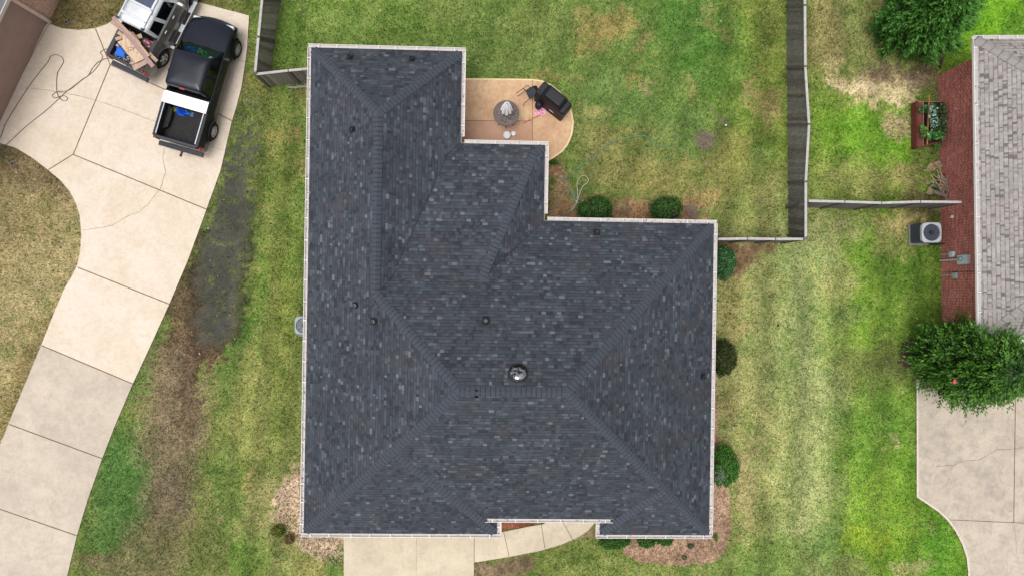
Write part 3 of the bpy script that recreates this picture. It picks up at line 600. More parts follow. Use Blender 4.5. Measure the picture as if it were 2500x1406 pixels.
# roof vents (plumbing boots), sun tunnel
def hloc(px, py, z):
    v = W(px, py, z); a = math.radians(.9); return Vector((v.x*math.cos(a)-v.y*math.sin(a), v.x*math.sin(a)+v.y*math.cos(a), z))
M_blackp = mat('black vent paint', (30, 32, 36), .4, .15, 10, spec=.5)
from mathutils.bvhtree import BVHTree
bvh = BVHTree.FromPolygons([tuple(v) for v in rb.v], rb.f)
def onroof(px, py):
    a_ = math.radians(.9); o = Vector((0, 0, H)); d = hloc(px, py, 0)-o; h_ = bvh.ray_cast(o, d.normalized()); n_ = h_[1]; n_ = n_ if n_.z > 0 else -n_
    return h_[0], n_
def vent(px, py, zz, slope_dir, r=.05, h=.2, light=False, s=1.0):
    c, up_n = onroof(px, py); b = MB(); sd = Vector(slope_dir)
    R = Matrix.Rotation(0, 3, 'Z'); up = (Vector((0, 0, 1))-sd*(-pch)).normalized() if False else Vector((sd.x*pch, sd.y*pch, 1)).normalized()
    xx = sd.cross(up).normalized() if abs(sd.dot(up)) < .99 else Vector((1, 0, 0)); yy = up.cross(xx)
    M = Matrix((xx, yy, up)).transposed(); b.box(c+up*.012, (.2*s, .26*s, .012), M=M)
    v = b.build('vent_pipe', M_blackp, roof)
    b = MB(); b.lathe([(.115*s, -.02), (.10*s, .05), (r*1.15, .1), (r*1.15, .11)], c, 16); b.build('collar', M_blackp, v)
    b = MB(); b.lathe([(r, .05), (r, h), (r-.012, h), (r-.014, h-.12)], c, 16, cap=False); b.lathe([(r-.014, h-.12), (.001, h-.12)], c, 16, cap=False)
    b.build('pipe', mat('dull pipe metal', (96, 98, 102), .5, .1, 10, metal=.3) if light else M_black, v)
def zroof(x, y):  # height of the roof over local x,y (planes used by the vents)
    return 0
for px, py, zz, sd in ((855, 141, 2.98, (0, 1, 0)), (1006, 145, 3.0, (0, 1, 0)), (860, 317, 3.72, (-1, 0, 0)), (868, 745, 3.78, (-1, 0, 0)), (913, 784, 4.1, (-1, 0, 0)),
                       (1186, 782, 4.62, (0, 1, 0)), (1457, 567, 2.98, (0, 1, 0)), (1716, 918, 2.96, (1, 0, 0))):
    vent(px, py, zz, sd, light=px in (868, 913, 1186), s=1.15 if px in (913, 1186) else .95)
c, up = onroof(1265, 911); q = up.to_track_quat('Z', 'Y').to_matrix()
b = MB(); b.lathe([(.3, -.02), (.3, .05), (.27, .06), (.262, .05)], (0, 0, 0), 32); b.v = [c+q@v for v in b.v]; sk = b.build('sun_tunnel', M_blackp, roof, smooth=False)
b = MB(); b.lathe([(.262*math.cos(a), .05+.12*math.sin(a)) for a in [k*math.pi/2/10 for k in range(10)]]+[(.001, .17)], (0, 0, 0), 32); b.v = [c+q@v for v in b.v]
t = NT('clear dome'); t.b.inputs['Metallic'].default_value = .9; t.b.inputs['Roughness'].default_value = .12; nn = t.noise(4, 3, .6, dist=1.5); t.col(t.ramp(nn, [(.44, (.04, .04, .045, 1)), (.5, (.22, .22, .23, 1)), (.66, (.4, .4, .42, 1))])); b.build('dome', t.m, roof, smooth=True)
b = MB()
for dx in (1163, 1163.5): 
    for yy_ in (953, 969): b.box(hloc(dx, yy_, zr), (.1, .04, .03))
b.build('cap_nail_strip', M_blackp, roof)

# ---------------------------------------------------------------- neighbour houses
def simple_house(name, label, O, R, x0, x1, y0, y1, wallm, roofm, capm, oh, eave=2.7, pitch=.5, gsides='NSEW', debris=0, wall_x0=None):
    h = thing(name, label, 'house', O, R)
    hf = min(x1-x0, y1-y0)/2
    if x1-x0 < y1-y0: P1 = ((x0+x1)/2, y0+hf, eave+pitch*hf); P2 = ((x0+x1)/2, y1-hf, eave+pitch*hf)
    else: P1 = (x0+hf, (y0+y1)/2, eave+pitch*hf); P2 = (x1-hf, (y0+y1)/2, eave+pitch*hf)
    b = MB(); a, c, d, e = (x0, y0, eave), (x1, y0, eave), (x1, y1, eave), (x0, y1, eave)
    if x1-x0 < y1-y0: fs = ([a, c, P1], [c, d, P2, P1], [d, e, P2], [e, a, P1, P2]); hips = ((a, P1), (c, P1), (d, P2), (e, P2), (P1, P2))
    else: fs = ([a, P1, e], [a, c, P2, P1], [c, d, P2], [d, e, P1, P2]); hips = ((a, P1), (e, P1), (c, P2), (d, P2), (P1, P2))
    for f_ in fs: roofface(b, f_)
    r = b.build('roof', roofm, h)
    for p, q in hips: b = MB(); caps(b, p, q, pitch*.7, .17, .3, .02); b.build('ridge_cap', [capm, mat('grey cap butt', (110, 104, 102), .95)], r)
    b = MB(); b.prism([(x0, y0), (x1, y0), (x1, y1), (x0, y1)], eave-.14, eave-.1)
    b.build('soffit', M_trim, h)
    w_ = [(x0+oh, y0+oh), (x1-oh, y0+oh), (x1-oh, y1-oh), (x0+oh, y1-oh)]; b = MB()
    for i in range(4): walluv(b, (*w_[i], 0), (*w_[(i+1) % 4], 0), -.05, eave-.14)
    wl_ = b.build('wall', wallm, h)
    for k, (p, q, n_) in dict(N=((x0-gw, y1+gw), (x1+gw, y1+gw), (0, 1, 0)), S=((x0-gw, y0-gw), (x1+gw, y0-gw), (0, -1, 0)), W=((x0-gw, y1-.005), (x0-gw, y0+.005), (-1, 0, 0)), E=((x1+gw, y1-.005), (x1+gw, y0+.005), (1, 0, 0))).items():
        if k in gsides: gutter(h, (*p, eave), (*q, eave), n_, debris=debris if k == 'W' else 0, step=.62)
    return h, r, wl_
# east neighbour: west eave runs (2376,88) -> (2388,838)
pA, pB = W(2377, 87, 2.7), W(2388, 838, 2.7); d_ = (pA-pB); L_ = d_.length; rz = math.atan2(d_.y, d_.x)-math.pi/2
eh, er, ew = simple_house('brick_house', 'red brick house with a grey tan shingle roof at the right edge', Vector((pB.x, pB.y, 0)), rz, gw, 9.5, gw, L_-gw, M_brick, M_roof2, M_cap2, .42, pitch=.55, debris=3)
EH = Matrix.Rotation(rz, 3, 'Z'); EO = Vector((pB.x, pB.y, 0))
wx = gw+.42   # wall face in local x
def ewall(py, z, out=0.0, dx=0):   # point on the east wall: image row -> position
    # solve local y so that the point projects on row py
    lo, hi = -2., 14.
    for _ in range(40):
        m_ = (lo+hi)/2; v = EO+EH@Vector((wx-out+dx, m_, z)); 
        if W2P(v.x, v.y, z)[1] > py: lo = m_
        else: hi = m_
    return Vector((wx-out, lo, z))
v_ = EO+EH@Vector((wx, 5, 0)); print('east wall base px', W2P(v_.x, v_.y, 0), 'want 2297')
M_util = mat('galvanised utility box', (194, 210, 216), .45, .06, 4, spec=.4)
def ubox(name, label, cat, py, px, d, out, pipe_r, pyc=None, group=None):
    # height from px: radial displacement of the wall line
    v0 = ewall(py, 0); g0 = EO+EH@v0; bx_ = W2P(g0.x, g0.y, 0)[0]
    lo, hi = 0., 3.
    for _ in range(40):
        m_ = (lo+hi)/2; g = EO+EH@ewall(py, m_, out)
        if W2P(g.x, g.y, m_)[0] < px: lo = m_
        else: hi = m_
    c = ewall(py, lo, out); base = EO+EH@Vector((c.x, c.y, 0)); t_ = thing(name, label, cat, (base.x, base.y, 0), rz, group)
    return t_, lo
t_, zc = ubox('junction_box', 'small rounded pale grey box on the brick wall, just above the large meter box', 'utility box', 621, 2324, None, .06, .01)
b = MB(); b.box((.05-.05, 0, zc), (.11, .22, .26)); b.build('box', M_util, t_, bevel=.03); b = MB(); b.tube([(0.02, .03, 0), (0.02, .03, zc-.12)], .014); b.build('conduit', M_util, t_)
t_, zc = ubox('electric_meter', 'largest pale blue grey meter box with a round glass meter on the brick wall', 'electric meter', 634, 2350, None, .1, .02)
b = MB(); b.box((.04, 0, zc), (.14, .34, .52)); b.box((.0, 0, zc+.18), (.1, .34, .14)); bx = b.build('box', M_util, t_, bevel=.006)
b = MB(); b.lathe([(.085, 0), (.085, .05), (.07, .08), (.001, .085)], (0, 0, 0), 20); b.v = [Vector((-.03-v.z, v.x+.03, v.y+zc-.05)) for v in b.v]; b.build('meter', mat('meter glass', (150, 170, 170), .15, .15, 20, spec=.7), t_, smooth=True)
b = MB(); b.tube([(.04, 0.02, 0), (.04, 0.02, zc-.25)], .032, 10); b.build('conduit', mat('pale conduit', (206, 214, 216), .5), t_)
t_, zc = ubox('junction_box', 'lone small grey green box, lowest of the boxes on the brick wall', 'utility box', 673, 2331, None, .06, .01)
b = MB(); b.box((0, 0, zc), (.11, .23, .26)); b.build('box', mat('grey green box', (158, 174, 172), .5), t_, bevel=.03); b = MB(); b.tube([(0.02, .03, 0), (0.02, .03, zc-.12)], .014); b.build('conduit', M_util, t_)
t_, zc = ubox('floodlight', 'small cream fixture mounted on the brick wall near the fence end', 'wall light', 530, 2322, None, .05, .01)
b = MB(); b.lathe([(.03, -.08), (.06, .05), (.06, .07)], (0, 0, zc), 10); b.build('shade', mat('cream plastic', (232, 224, 200), .5), t_); b = MB(); b.box((.03, 0, zc-.09), (.06, .07, .04)); b.build('mount', MATS['cream plastic'], t_)
b = MB(); p = [ewall(663, .2+k*.3, .012) for k in range(9)]; b.tube(p, .009, 5); cb_ = b.build('cable', M_black, eh); tag(cb_)
# west neighbour: garage wall and door
q0, q1, q2 = W(152, -14, 0), W(119, 57, 0), W(-4, 318, 0)
dirv = (q1-q2).normalized(); rzw = math.atan2(dirv.y, dirv.x)-math.pi/2; inn = Vector((-dirv.y, dirv.x, 0))
wh = thing('garage_house', 'house corner with a mauve garage door and light grey shingles at the top left', 'house', q2, rzw)
# local frame: +y runs up the wall, +x faces the driveway; wall face at x=0
L1 = (q1-q2).length; M_door = mat('mauve garage door', (160, 134, 122), .6, .06, 3, c2=(150, 124, 114))
b = MB(); walluv(b, (0, L1+.1, 0), (0, L1+9, 0), -.05, 2.56); walluv(b, (-8, L1+9, 0), (0, L1+9, 0), -.05, 2.56); b.build('wall', M_brickp, wh); b = MB(); walluv(b, (0, -6, 0), (0, -9, 0), -.05, 2.56); walluv(b, (-8, -9, 0), (0, -9, 0), -.05, 2.56)
b.build('wall', M_brickp, wh)
b = MB()
for k in range(5): b.box((-.06, (L1-6)/2, .26+k*.52), (.05, L1+6.0, .514))
b.build('garage_door', M_door, wh)
for yy_ in (L1+.05, -6): b = MB(); b.box((.0, yy_, 1.28), (.16, .12, 2.56)); b.build('door_frame', mat('pinkish trim', (214, 190, 178), .6), wh)
ex = .42
b = MB(); ey0, ey1 = -9.6, L1+9.6
roofface(b, [(ex, ey0, 2.7), (ex, ey1, 2.7), (-4, ey1-4.4, 2.7+2.7), (-4, ey0+4.4, 5.4)]); roofface(b, [(-8.4, ey0, 2.7), (-8.4, ey1, 2.7), (-4, ey1-4.4, 5.4), (-4, ey0+4.4, 5.4)])
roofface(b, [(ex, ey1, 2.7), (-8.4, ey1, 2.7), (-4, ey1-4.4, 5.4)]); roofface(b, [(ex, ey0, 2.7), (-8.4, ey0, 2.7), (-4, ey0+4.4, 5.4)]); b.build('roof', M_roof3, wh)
b = MB(); b.box(((ex-8.4)/2, (ey0+ey1)/2, 2.6), (ex+8.4, ey1-ey0, .06)); b.bar((ex+.02, ey0, 2.65), (ex+.02, ey1, 2.65), .03, .14); b.build('soffit', mat('pale fascia', (205, 196, 190), .6), wh)

# ---------------------------------------------------------------- fences
def woodmat(name, dark, lightc, seed=0):
    t = NT(name); at = t.n('Attribute', attribute_name='Col'); n = t.noise(6, 5, .7); mp = t.n('Mapping'); mp.inputs['Scale'].default_value = (1, 1, .08)
    t.l(t.coord(), mp.inputs[0]); n2 = t.noise(30, 5, .75, vec=mp.outputs[0])
    c = t.ramp(n2, [(.3, alb(dark)), (.7, alb(lightc))]); c = t.mix(1., c, at.outputs['Color'], 'MULTIPLY')
    sp = t.math('GREATER_THAN', t.noise(16, 2, .5), .7); c = t.mix(t.math('MULTIPLY', sp, .5), c, alb((165, 165, 160)))
    t.col(c); t.b.inputs['Roughness'].default_value = .9; t.bump(n2, .004, .5); return t.m
M_fd = woodmat('dark weathered boards', (66, 63, 61), (156, 150, 144))
M_fm = woodmat('grey weathered boards', (104, 98, 90), (168, 160, 146))
M_fcap = mat('pale weathered rail', (196, 192, 188), .85, .12, 6, c2=(168, 163, 160))
M_fpost = mat('dark post', (96, 90, 84), .9, .2, 8)
def fence(name, label, tops, bases, h, boardm, inner=1, gap=.0):
    T = [W(*p, h) if len(p) == 2 else Vector(p) for p in tops]
    B_ = [W(*p, 0) for p in bases] if bases else [Vector((t.x, t.y, 0)) for t in T]
    f = thing(name, label, 'fence', B_[0])
    for i in range(len(T)-1):
        a, b_, c, d = B_[i], B_[i+1], T[i+1], T[i]; L = (b_-a).length; n = max(1, int(L/.142)); nrm = (b_-a).cross(Vector((0, 0, 1))).normalized()
        m = MB(); cols = []
        for k in range(n):
            t0, t1 = (k+.03)/n, (k+.97)/n; off = random.uniform(-.004, .004); hh = random.uniform(-.012, .012)
            lo0, lo1 = a.lerp(b_, t0), a.lerp(b_, t1); hi0, hi1 = d.lerp(c, t0)+Vector((0, 0, hh-.03)), d.lerp(c, t1)+Vector((0, 0, hh-.03))
            j = random.uniform(-.01, .01); o1 = nrm*(.011+off); o2 = nrm*(-.011+off)
            m.raw([lo0+o1, lo1+o1, hi1+o1, hi0+o1, lo0+o2, lo1+o2, hi1+o2, hi0+o2], [(0, 1, 2, 3), (4, 7, 6, 5), (0, 4, 5, 1), (3, 2, 6, 7), (0, 3, 7, 4), (1, 5, 6, 2)])
            g = random.uniform(.6, 1.25); tn = random.uniform(-.03, .03); cols += [(g*(1+tn), g, g*(1-tn), 1)]*8
        o = m.build('board_panel', boardm, f, world=True)
        ca = o.data.color_attributes.new('Col', 'FLOAT_COLOR', 'POINT')
        if len(o.data.vertices)*1 == len(cols): ca.data.foreach_set('color', np.array(cols, np.float32).ravel())
        m = MB(); u_ = (c-d).normalized()
        m.bar(d+u_*.02+Vector((0, 0, .0)), c-u_*.02+Vector((0, 0, .0)), .085, .035); m.build('top_rail', M_fcap, f, world=True)
        for s in (.25, .8): m = MB(); m.bar(a.lerp(d, s)-nrm*inner*.035, b_.lerp(c, s)-nrm*inner*.035, .04, .09); m.build('back_rail', M_fpost, f, world=True)
    for i in range(len(T)):
        m = MB(); m.bar(B_[i], T[i]+Vector((0, 0, .015)), .1, .1); m.build('post', M_fpost, f, world=True)
    return f
fence('privacy_fence', 'long dark weathered board fence between the back yard and the right hand lawn', [(1963, -60), (1965, 15), (1966, 164), (1975, 305), (1967, 445), (1967, 582)], [(1921, -50), (1921, 15), (1922, 165), (1923, 305), (1925, 445), (1925, 575)], 1.83, M_fd, 1)
fence('privacy_fence', 'short edge-on fence from the dark roofed house to the long dark fence', [(1961, 584), (1893, 584), (1825, 583), (1752, 584)], None, 1.83, M_fd, -1)
fence('privacy_fence', 'low edge-on fence from the long dark fence to the red brick wall', [(1973, 491), (2062, 493), (2152, 496), (2247, 493), (2348, 494)], None, 1.83, M_fd, 1)
fence('privacy_fence', 'grey board fence rising at top left beside the driveway', [(647, -60), (640, 0), (631, 92), (623, 178)], [(690, -60), (684, 0), (669, 100), (657, 200)], 1.45, M_fm, -1)
fence('privacy_fence', 'short grey fence joining the top left fence to the dark roofed house', [(625, 182), (704, 173), (790, 165)], None, 1.4, M_fm, 1)
# ---------------------------------------------------------------- pickups
def glassmat(name, tint, fac=.55):
    t = NT(name); t.b.inputs['Base Color'].default_value = (.01, .012, .012, 1); t.b.inputs['Roughness'].default_value = .05; t.b.inputs['Specular IOR Level'].default_value = .8
    tr = t.n('BsdfTransparent'); tr.inputs[0].default_value = tint; mx = t.n('MixShader'); mx.inputs[0].default_value = fac
    t.l(t.b.outputs[0], mx.inputs[1]); t.l(tr.outputs[0], mx.inputs[2]); t.l(mx.outputs[0], t.t.nodes['Material Output'].inputs[0]); return t.m
M_ws = glassmat('windshield glass', (.55, .75, .68, 1), .85); M_tint = mat('tinted glass', (12, 14, 16), .05, .1, 2, spec=.7)
M_tyre = mat('tyre rubber', (38, 37, 37), .85, .15, 30); M_rim = mat('alloy rim', (196, 198, 200), .3, .06, 8, metal=.6)
M_bliner = mat('bed liner', (50, 48, 47), .7, .3, 7, c2=(34, 33, 34)); M_plast = mat('black plastic', (34, 35, 38), .5, .15, 15)
M_red = mat('tail lamp red', (168, 28, 30), .2, .1, 5, spec=.6); M_lamp = mat('lamp glass', (225, 228, 230), .1, .05, 5, spec=.7); M_chrome = mat('chrome', (176, 178, 182), .3, .03, 5, metal=.8)
M_int = mat('dark interior', (44, 46, 46), .8, .2, 6)
def pickup(name, label, loc, rz, sp):
    T = thing(name, label, 'pickup truck', loc, rz, None)
    hw, wb, rear, front = sp['hw'], sp['wb'], sp['rear'], sp['front']; cr, ws = sp['cabrear'], sp['ws']; belt, rail, hood = sp['belt'], sp['rail'], sp['hood']
    paint = sp['paint']; R_ = .34; AR = .43; lower = .34
    def half(y, z):
        w_ = hw - .05*max(0, (z-.75))/.4 - .04*max(0, (.6-z))/.3
        if y > ws: w_ *= 1-.14*((y-ws)/(front-ws))**2.2
        if y < rear+.3: w_ *= 1-.03*((rear+.3-y)/.3)**2
        for wy in (0, wb):
            r = math.hypot(y-wy, z-.36)
            if AR-.02 < r < AR+.13: w_ += .045*(1-abs(r-AR-.04)/.1 if abs(r-AR-.04) < .1 else 0)
        return w_
    def zb(y):
        z = lower+.06
        for wy in (0, wb):
            if abs(y-wy) < AR: z = max(z, .36+math.sqrt(AR*AR-(y-wy)**2))
        if y > front-.25: z = max(z, .45)
        return z
    def zt(y):
        if y < cr+.0: return rail
        if y < ws: return belt
        t_ = (y-ws)/(front-ws); return belt+(hood-belt)*t_-.10*t_**5
    ys = sorted(set([rear, rear+.04]+[rear+k*.06 for k in range(int((front-rear)/.06)+1)]+[front]+[cr-.001, cr+.001]+[w_+s*AR*math.cos(k*math.pi/12) for w_ in (0, wb) for s in (-1, 1) for k in range(7)]))
    ys = [y for y in ys if rear <= y <= front]
    b = MB()
    for s in (-1, 1):
        vs = []; nr = 8
        for y in ys:
            a, c = zb(y), zt(y)
            for k in range(nr+1):
                z = a+(c-a)*k/nr; x = half(y, z)
                if k == nr: x -= .03
                elif k == nr-1: z = c-.025
                vs.append((s*x, y, z))
        b.raw(vs, [(i*(nr+1)+k, (i+1)*(nr+1)+k, (i+1)*(nr+1)+k+1, i*(nr+1)+k+1) for i in range(len(ys)-1) for k in range(nr)])
    # front fascia, cowl and rear closure
    def fas(u, v):
        x = (u*2-1); z = .45+(zt(front)-.45)*v; w_ = half(front, z)-.02; return Vector((x*w_, front+.10*(1-x*x)*(.6+.4*math.sin(v*3.1)), z))
    b.grid(fas, 14, 6)
    body = b.build('body', paint, T, smooth=True)
    sw = body.modifiers.new('e', 'EDGE_SPLIT'); sw.split_angle = math.radians(40)
    b = MB()
    for s in (-1, 1):     # wheel wells and rocker
        for wy in (0, wb): b.lathe([(AR-.01, s*(hw-.1)), (AR-.01, s*(hw-.32)), (.05, s*(hw-.33))], (0, wy, .36), 20, cap=False, axis='X')
    b.box((0, (rear+front)/2, .42), (2*hw-.34, front-rear-.3, .16))
    b.build('chassis', M_plast, T)
    # hood
    def hd(u, v):
        x = u*2-1; y = ws+.02+(front-ws)*v; bow = .10*(1-x*x)*(v**3); z = zt(min(y, front))+.045*(1-x**4); w_ = half(min(y, front), zt(min(y, front)))-.028
        if abs(abs(x)-.64) < .05: z -= .0
        z += .02*(1 if abs(x) < .62 else 0)*(1-v*.6)
        return Vector((x*w_, y+bow, z-(.0 if v < .97 else .03)))
    b = MB(); b.grid(hd, 30, 16); hdo = b.build('hood', sp.get('hoodm', paint), T, smooth=True)
    # cab
    rr, rf, hr, roofz = sp['roofrear'], sp['rooffront'], sp['hr'], sp['roofz']; hb = half((cr+ws)/2, belt)-.03
    def ring(yb, yf, hw_, z, rad, bowf=0):
        pts = []
        for cx, cy, a0 in ((hw_-rad, yb+rad, -90), (hw_-rad, yf-rad, 0), (-hw_+rad, yf-rad, 90), (-hw_+rad, yb+rad, 180)):
            for k in range(5):
                a = math.radians(a0+k*22.5); x_, y_ = cx+rad*math.cos(a), cy+rad*math.sin(a)
                pts.append(Vector((x_, y_+bowf*(1-(x_/hw_)**2)*(1 if cy > (yb+yf)/2 else 0), z)))
        return pts
    rings = []
    for t_, ins, dz in ((0, 0, 0), (.88, 0, 0), (.96, .02, 0), (1., .06, 0)):
        rings.append(ring(cr+(rr-cr)*t_+ins, ws+(rf-ws)*t_-ins, hb+(hr-hb)*t_-ins, belt+(roofz-belt)*t_, .07, .07))
    rings.append(ring(rr+.13, rf-.13, hr-.13, roofz+.02, .08, .05)); rings.append(ring(rr+.24, rf-.24, hr-.24, roofz+.031, .08, .03)); rings.append(ring(rr+.36, rf-.36, hr-.36, roofz+.037, .07, .02))
    b = MB(); n = len(rings[0]); vs = [p for r in rings for p in r]; fs = []
    for i in range(len(rings)-1):
        for k in range(n):
            if i == 0 and k in (9, 8, 10): continue     # windshield opening
            fs.append((i*n+k, i*n+(k+1) % n, (i+1)*n+(k+1) % n, (i+1)*n+k))
    b.raw(vs, fs); m_ = rings[-1]
    cz = (rr+rf)/2
    b.raw(m_+[Vector((0, cz, roofz+.041))], [(k, (k+1) % n, n) for k in range(n)])
    cab = b.build('cab', sp.get('roofm', paint), T, smooth=True); cab.modifiers.new('e', 'EDGE_SPLIT').split_angle = math.radians(50)
    # windshield, dashboard
    def wsf(u, v):
        x = u*2-1; t_ = .0+.86*v; hw_ = (hb+(hr-hb)*t_)-.055; return Vector((x*hw_, ws+(rf-ws)*t_+.075*(1-x*x)-.01, belt+(roofz-belt)*t_+.012))
    b = MB(); b.grid(wsf, 12, 5); b.build('windshield', M_ws, T, smooth=True)
    b = MB(); b.box((0, ws-.25, belt-.03), (2*hb-.1, .55, .05)); b.box((0, (ws+cr)/2-.2, belt-.35), (2*hb-.1, ws-cr-.3, .05))
    for s in (-1, 1): b.box((s*.33, ws-.95, belt-.1), (.42, .14, .5))
    b.build('dashboard', M_int, T)
    b = MB()
    for s in (-.28, .25): b.bar((s, ws+.03, belt+.05), (s+.45, ws-.02, belt+.10), .02, .015)
    b.build('wiper', M_plast, T)
    # side windows
    def sidept(s, y01, t_, o=.008):
        yb, yf = cr+(rr-cr)*t_, ws+(rf-ws)*t_; return Vector((s*(hb+(hr-hb)*t_+o), yb+(yf-yb)*y01, belt+(roofz-belt)*t_))
    for s in (-1, 1):
        for (a0, a1, top0, top1) in sp['wins']:
            b = MB(); q = [sidept(s, a0, .06), sidept(s, a1, .06), sidept(s, top1, .84), sidept(s, top0, .84)]
            inn_ = [p - Vector((s*.03, 0, 0)) for p in q]; b.raw(q+inn_, [(0, 1, 2, 3), (0, 4, 5, 1), (1, 5, 6, 2), (2, 6, 7, 3), (3, 7, 4, 0)]); b.build('side_window', M_tint, T)
    b = MB(); q = []
    for x, t_ in ((-1, .12), (1, .12), (1, .8), (-1, .8)): q.append(Vector((x*(hb+(hr-hb)*t_-.1), cr+(rr-cr)*t_-.008, belt+(roofz-belt)*t_)))
    b.face(q); b.build('rear_window', M_tint, T)
    # bed
    bf = cr-.05; iw = hw-.17; fz = sp['bedz']
    b = MB(); nr_ = 26; prof = []
    for k in range(nr_+1):
        x = -iw+2*iw*k/nr_; prof += [(x-.012, fz), (x-.010, fz+.012), (x+.010, fz+.012), (x+.012, fz)]
    vs = [(x, rear+.09, z) for x, z in prof]+[(x, bf, z) for x, z in prof]; n = len(prof); b.raw(vs, [(i, i+1, n+i+1, n+i) for i in range(n-1)])
    for s in (-1, 1):
        b.face([(s*iw, rear+.06, fz), (s*iw, bf, fz), (s*(iw+.02), bf, rail-.01), (s*(iw+.02), rear+.06, rail-.01)])
        b.grid(lambda u, v: Vector((s*(iw-.17*math.sin(min(1, v*1.4)*math.pi/2)*math.sin(u*math.pi)**.4), -.45+.9*u, fz+.24-.22*v**2)), 14, 6)
        b.face([(s*iw, -.4, fz+.24), (s*iw, .4, fz+.24), (s*(iw-.15), .33, fz+.2), (s*(iw-.15), -.33, fz+.2)])
    b.face([(-iw, bf, fz-.02), (iw, bf, fz-.02), (iw+.02, bf, rail+.0), (-iw-.02, bf, rail+.0)])
    b.build('bed_liner', M_bliner, T)
    for s in (-1, 1):
        b = MB(); x = s*(iw+.065); b.box((x, (rear+bf)/2+.02, rail-.006), (.15, bf-rear-.04, .03)); b.build('bed_rail', sp['railm'], T, bevel=.01)
        if sp.get('chromerail'): b = MB(); b.box((s*(iw+.02), (rear+bf)/2-.05, rail+.02), (.035, bf-rear-.35, .03)); b.build('rail_trim', M_chrome, T)
    b = MB(); b.box((0, rear+.03, (rail+.5)/2), (2*hw-.16, .06, rail-.5)); b.box((0, rear+.035, rail+.004), (2*hw-.2, .09, .024)); tg = b.build('tailgate', sp['gatem'], T, bevel=.012)
    b = MB(); b.box((0, rear-.008, rail-.15), (.16, .03, .07)); b.build('handle', M_plast, tg)
    b = MB(); b.box((0, rear-.13, .56), (2*hw-.1, .18, .14)); b.box((0, rear-.12, .635), (2*hw-.5, .12, .012)); bp = b.build('rear_bumper', sp['bump'], T, bevel=.03)
    if sp.get('plate'): b = MB(); b.box((.0, rear-.225, .56), (.31, .012, .15)); b.build('plate', M_lamp, bp)
    b = MB(); b.grid(lambda u, v: Vector(((u*2-1)*(hw-.05), front+.06+.13*(1-(u*2-1)**2)+(.07 if v > .5 else .0)-(.1 if abs(u*2-1) > .97 else 0), .42+.26*v)), 20, 4)
    b.grid(lambda u, v: Vector(((u*2-1)*(hw-.05), front-.04+v*.17+(.13*(1-(u*2-1)**2))*v, .68)), 20, 1)
    b.build('front_bumper', sp['bump'], T)
    if sp.get('hitch'): b = MB(); b.box((-.02, rear-.3, .42), (.06, .2, .06)); b.lathe([(.028, .45), (.034, .49), (.01, .53)], (-.02, rear-.36, 0), 10); b.build('tow_hitch', mat('rusty hitch', (92, 58, 44), .7), T)
    for s in (-1, 1):
        b = MB(); b.box((s*(hw-.05), rear+.02, .86), (.1, .12, .36)); b.build('taillight', M_red, T, bevel=.02)
        b = MB(); b.box((s*(hw-.27), front+.035, .8), (.3, .14, .17)); b.build('headlight', M_lamp, T, bevel=.03)
        b = MB(); mx_, my_ = s*(hw+.14), ws-.22; b.box((mx_, my_, belt+.06), (.2, .1, .14)); b.bar((s*(hw-.06), my_, belt+.02), (mx_, my_, belt+.04), .05, .04); mo = b.build('mirror', sp['mirm'], T, bevel=.03)
        for yy in sp['handles']: b = MB(); b.box((s*(half(yy, belt-.16)+.012), yy, belt-.16), (.03, .13, .03)); b.build('door_handle', sp['handm'], T, bevel=.008)
        for yy in sp['seams']:
            b = MB(); vs = []
            for k in range(6): z = .45+(belt-.47)*k/5; vs += [(s*(half(yy, z)+.002), yy-.006, z), (s*(half(yy, z)+.002), yy+.006, z)]
            b.raw(vs, [(2*k, 2*k+1, 2*k+3, 2*k+2) for k in range(5)]); b.build('door_seam', M_plast, T)
        if sp.get('board'): b = MB(); b.box((s*(hw+.07), (cr+ws)/2+.15, .36), (.17, ws-cr+.25, .05)); bo = b.build('running_board', M_lamp, T, bevel=.02); 
        if sp.get('board'):
            for yy in (cr+.45, cr+1.25): b = MB(); b.box((s*(hw+.07), yy, .389), (.13, .5, .012)); b.build('step_pad', M_plast, bo)
        for wy in (0, wb):
            b = MB(); x = s*(hw-.09); b.lathe([(.2, -.115), (.27, -.125), (R_-.02, -.11), (R_, -.08), (R_, .08), (R_-.02, .11), (.27, .125), (.21, .105), (.2, -.115)], (x, wy, R_+.045), 28, cap=False, axis='X'); tw = b.build('wheel', M_tyre, T, smooth=True)
            b = MB()
            b.lathe([(.205, .1), (.215, .11), (.2, .09), (.19, .02)], (0, 0, 0), 28, cap=False, axis='X'); b.lathe([(.06, .085), (.05, .1), (.001, .1)], (0, 0, 0), 14, cap=False, axis='X')
            for k in range(sp['spokes']):
                a = 2*math.pi*k/sp['spokes']; c_, s_ = math.cos(a), math.sin(a); b.bar((.08, .05*c_, .05*s_), (.07, .2*c_, .2*s_), .075 if sp['spokes'] < 8 else .045, .03, up=(1, 0, 0))
            b.v = [Vector((x+s*v.x, wy+v.y, R_+.045+v.z)) for v in b.v]; b.build('rim', M_rim, tw)
            b = MB(); b.lathe([(.2, x+s*.03), (.001, x+s*.03)], (0, wy, R_+.045), 20, cap=False, axis='X'); b.build('brake_disc', M_plast, tw)
    return T
M_bk = mat('black car paint', (18, 23, 36), .3, .2, 1.5, spec=.3, coat=.12); M_sv = mat('silver grey paint', (112, 112, 108), .3, .06, 2, spec=.5, metal=.35, coat=.6)
M_svr = mat('silver roof paint', (222, 224, 226), .25, .16, 2.2, metal=.3, coat=.8)
A = W(*(360+578/3.7, 20+1115/3.7), .37); B = W(360+793/3.7, 20+368/3.7, .37); d = (B-A).normalized(); n = Vector((d.y, -d.x, 0)); BK_O = A+n*(-.76); BK_O.z = .045; BK_R = math.atan2(d.y, d.x)-math.pi/2
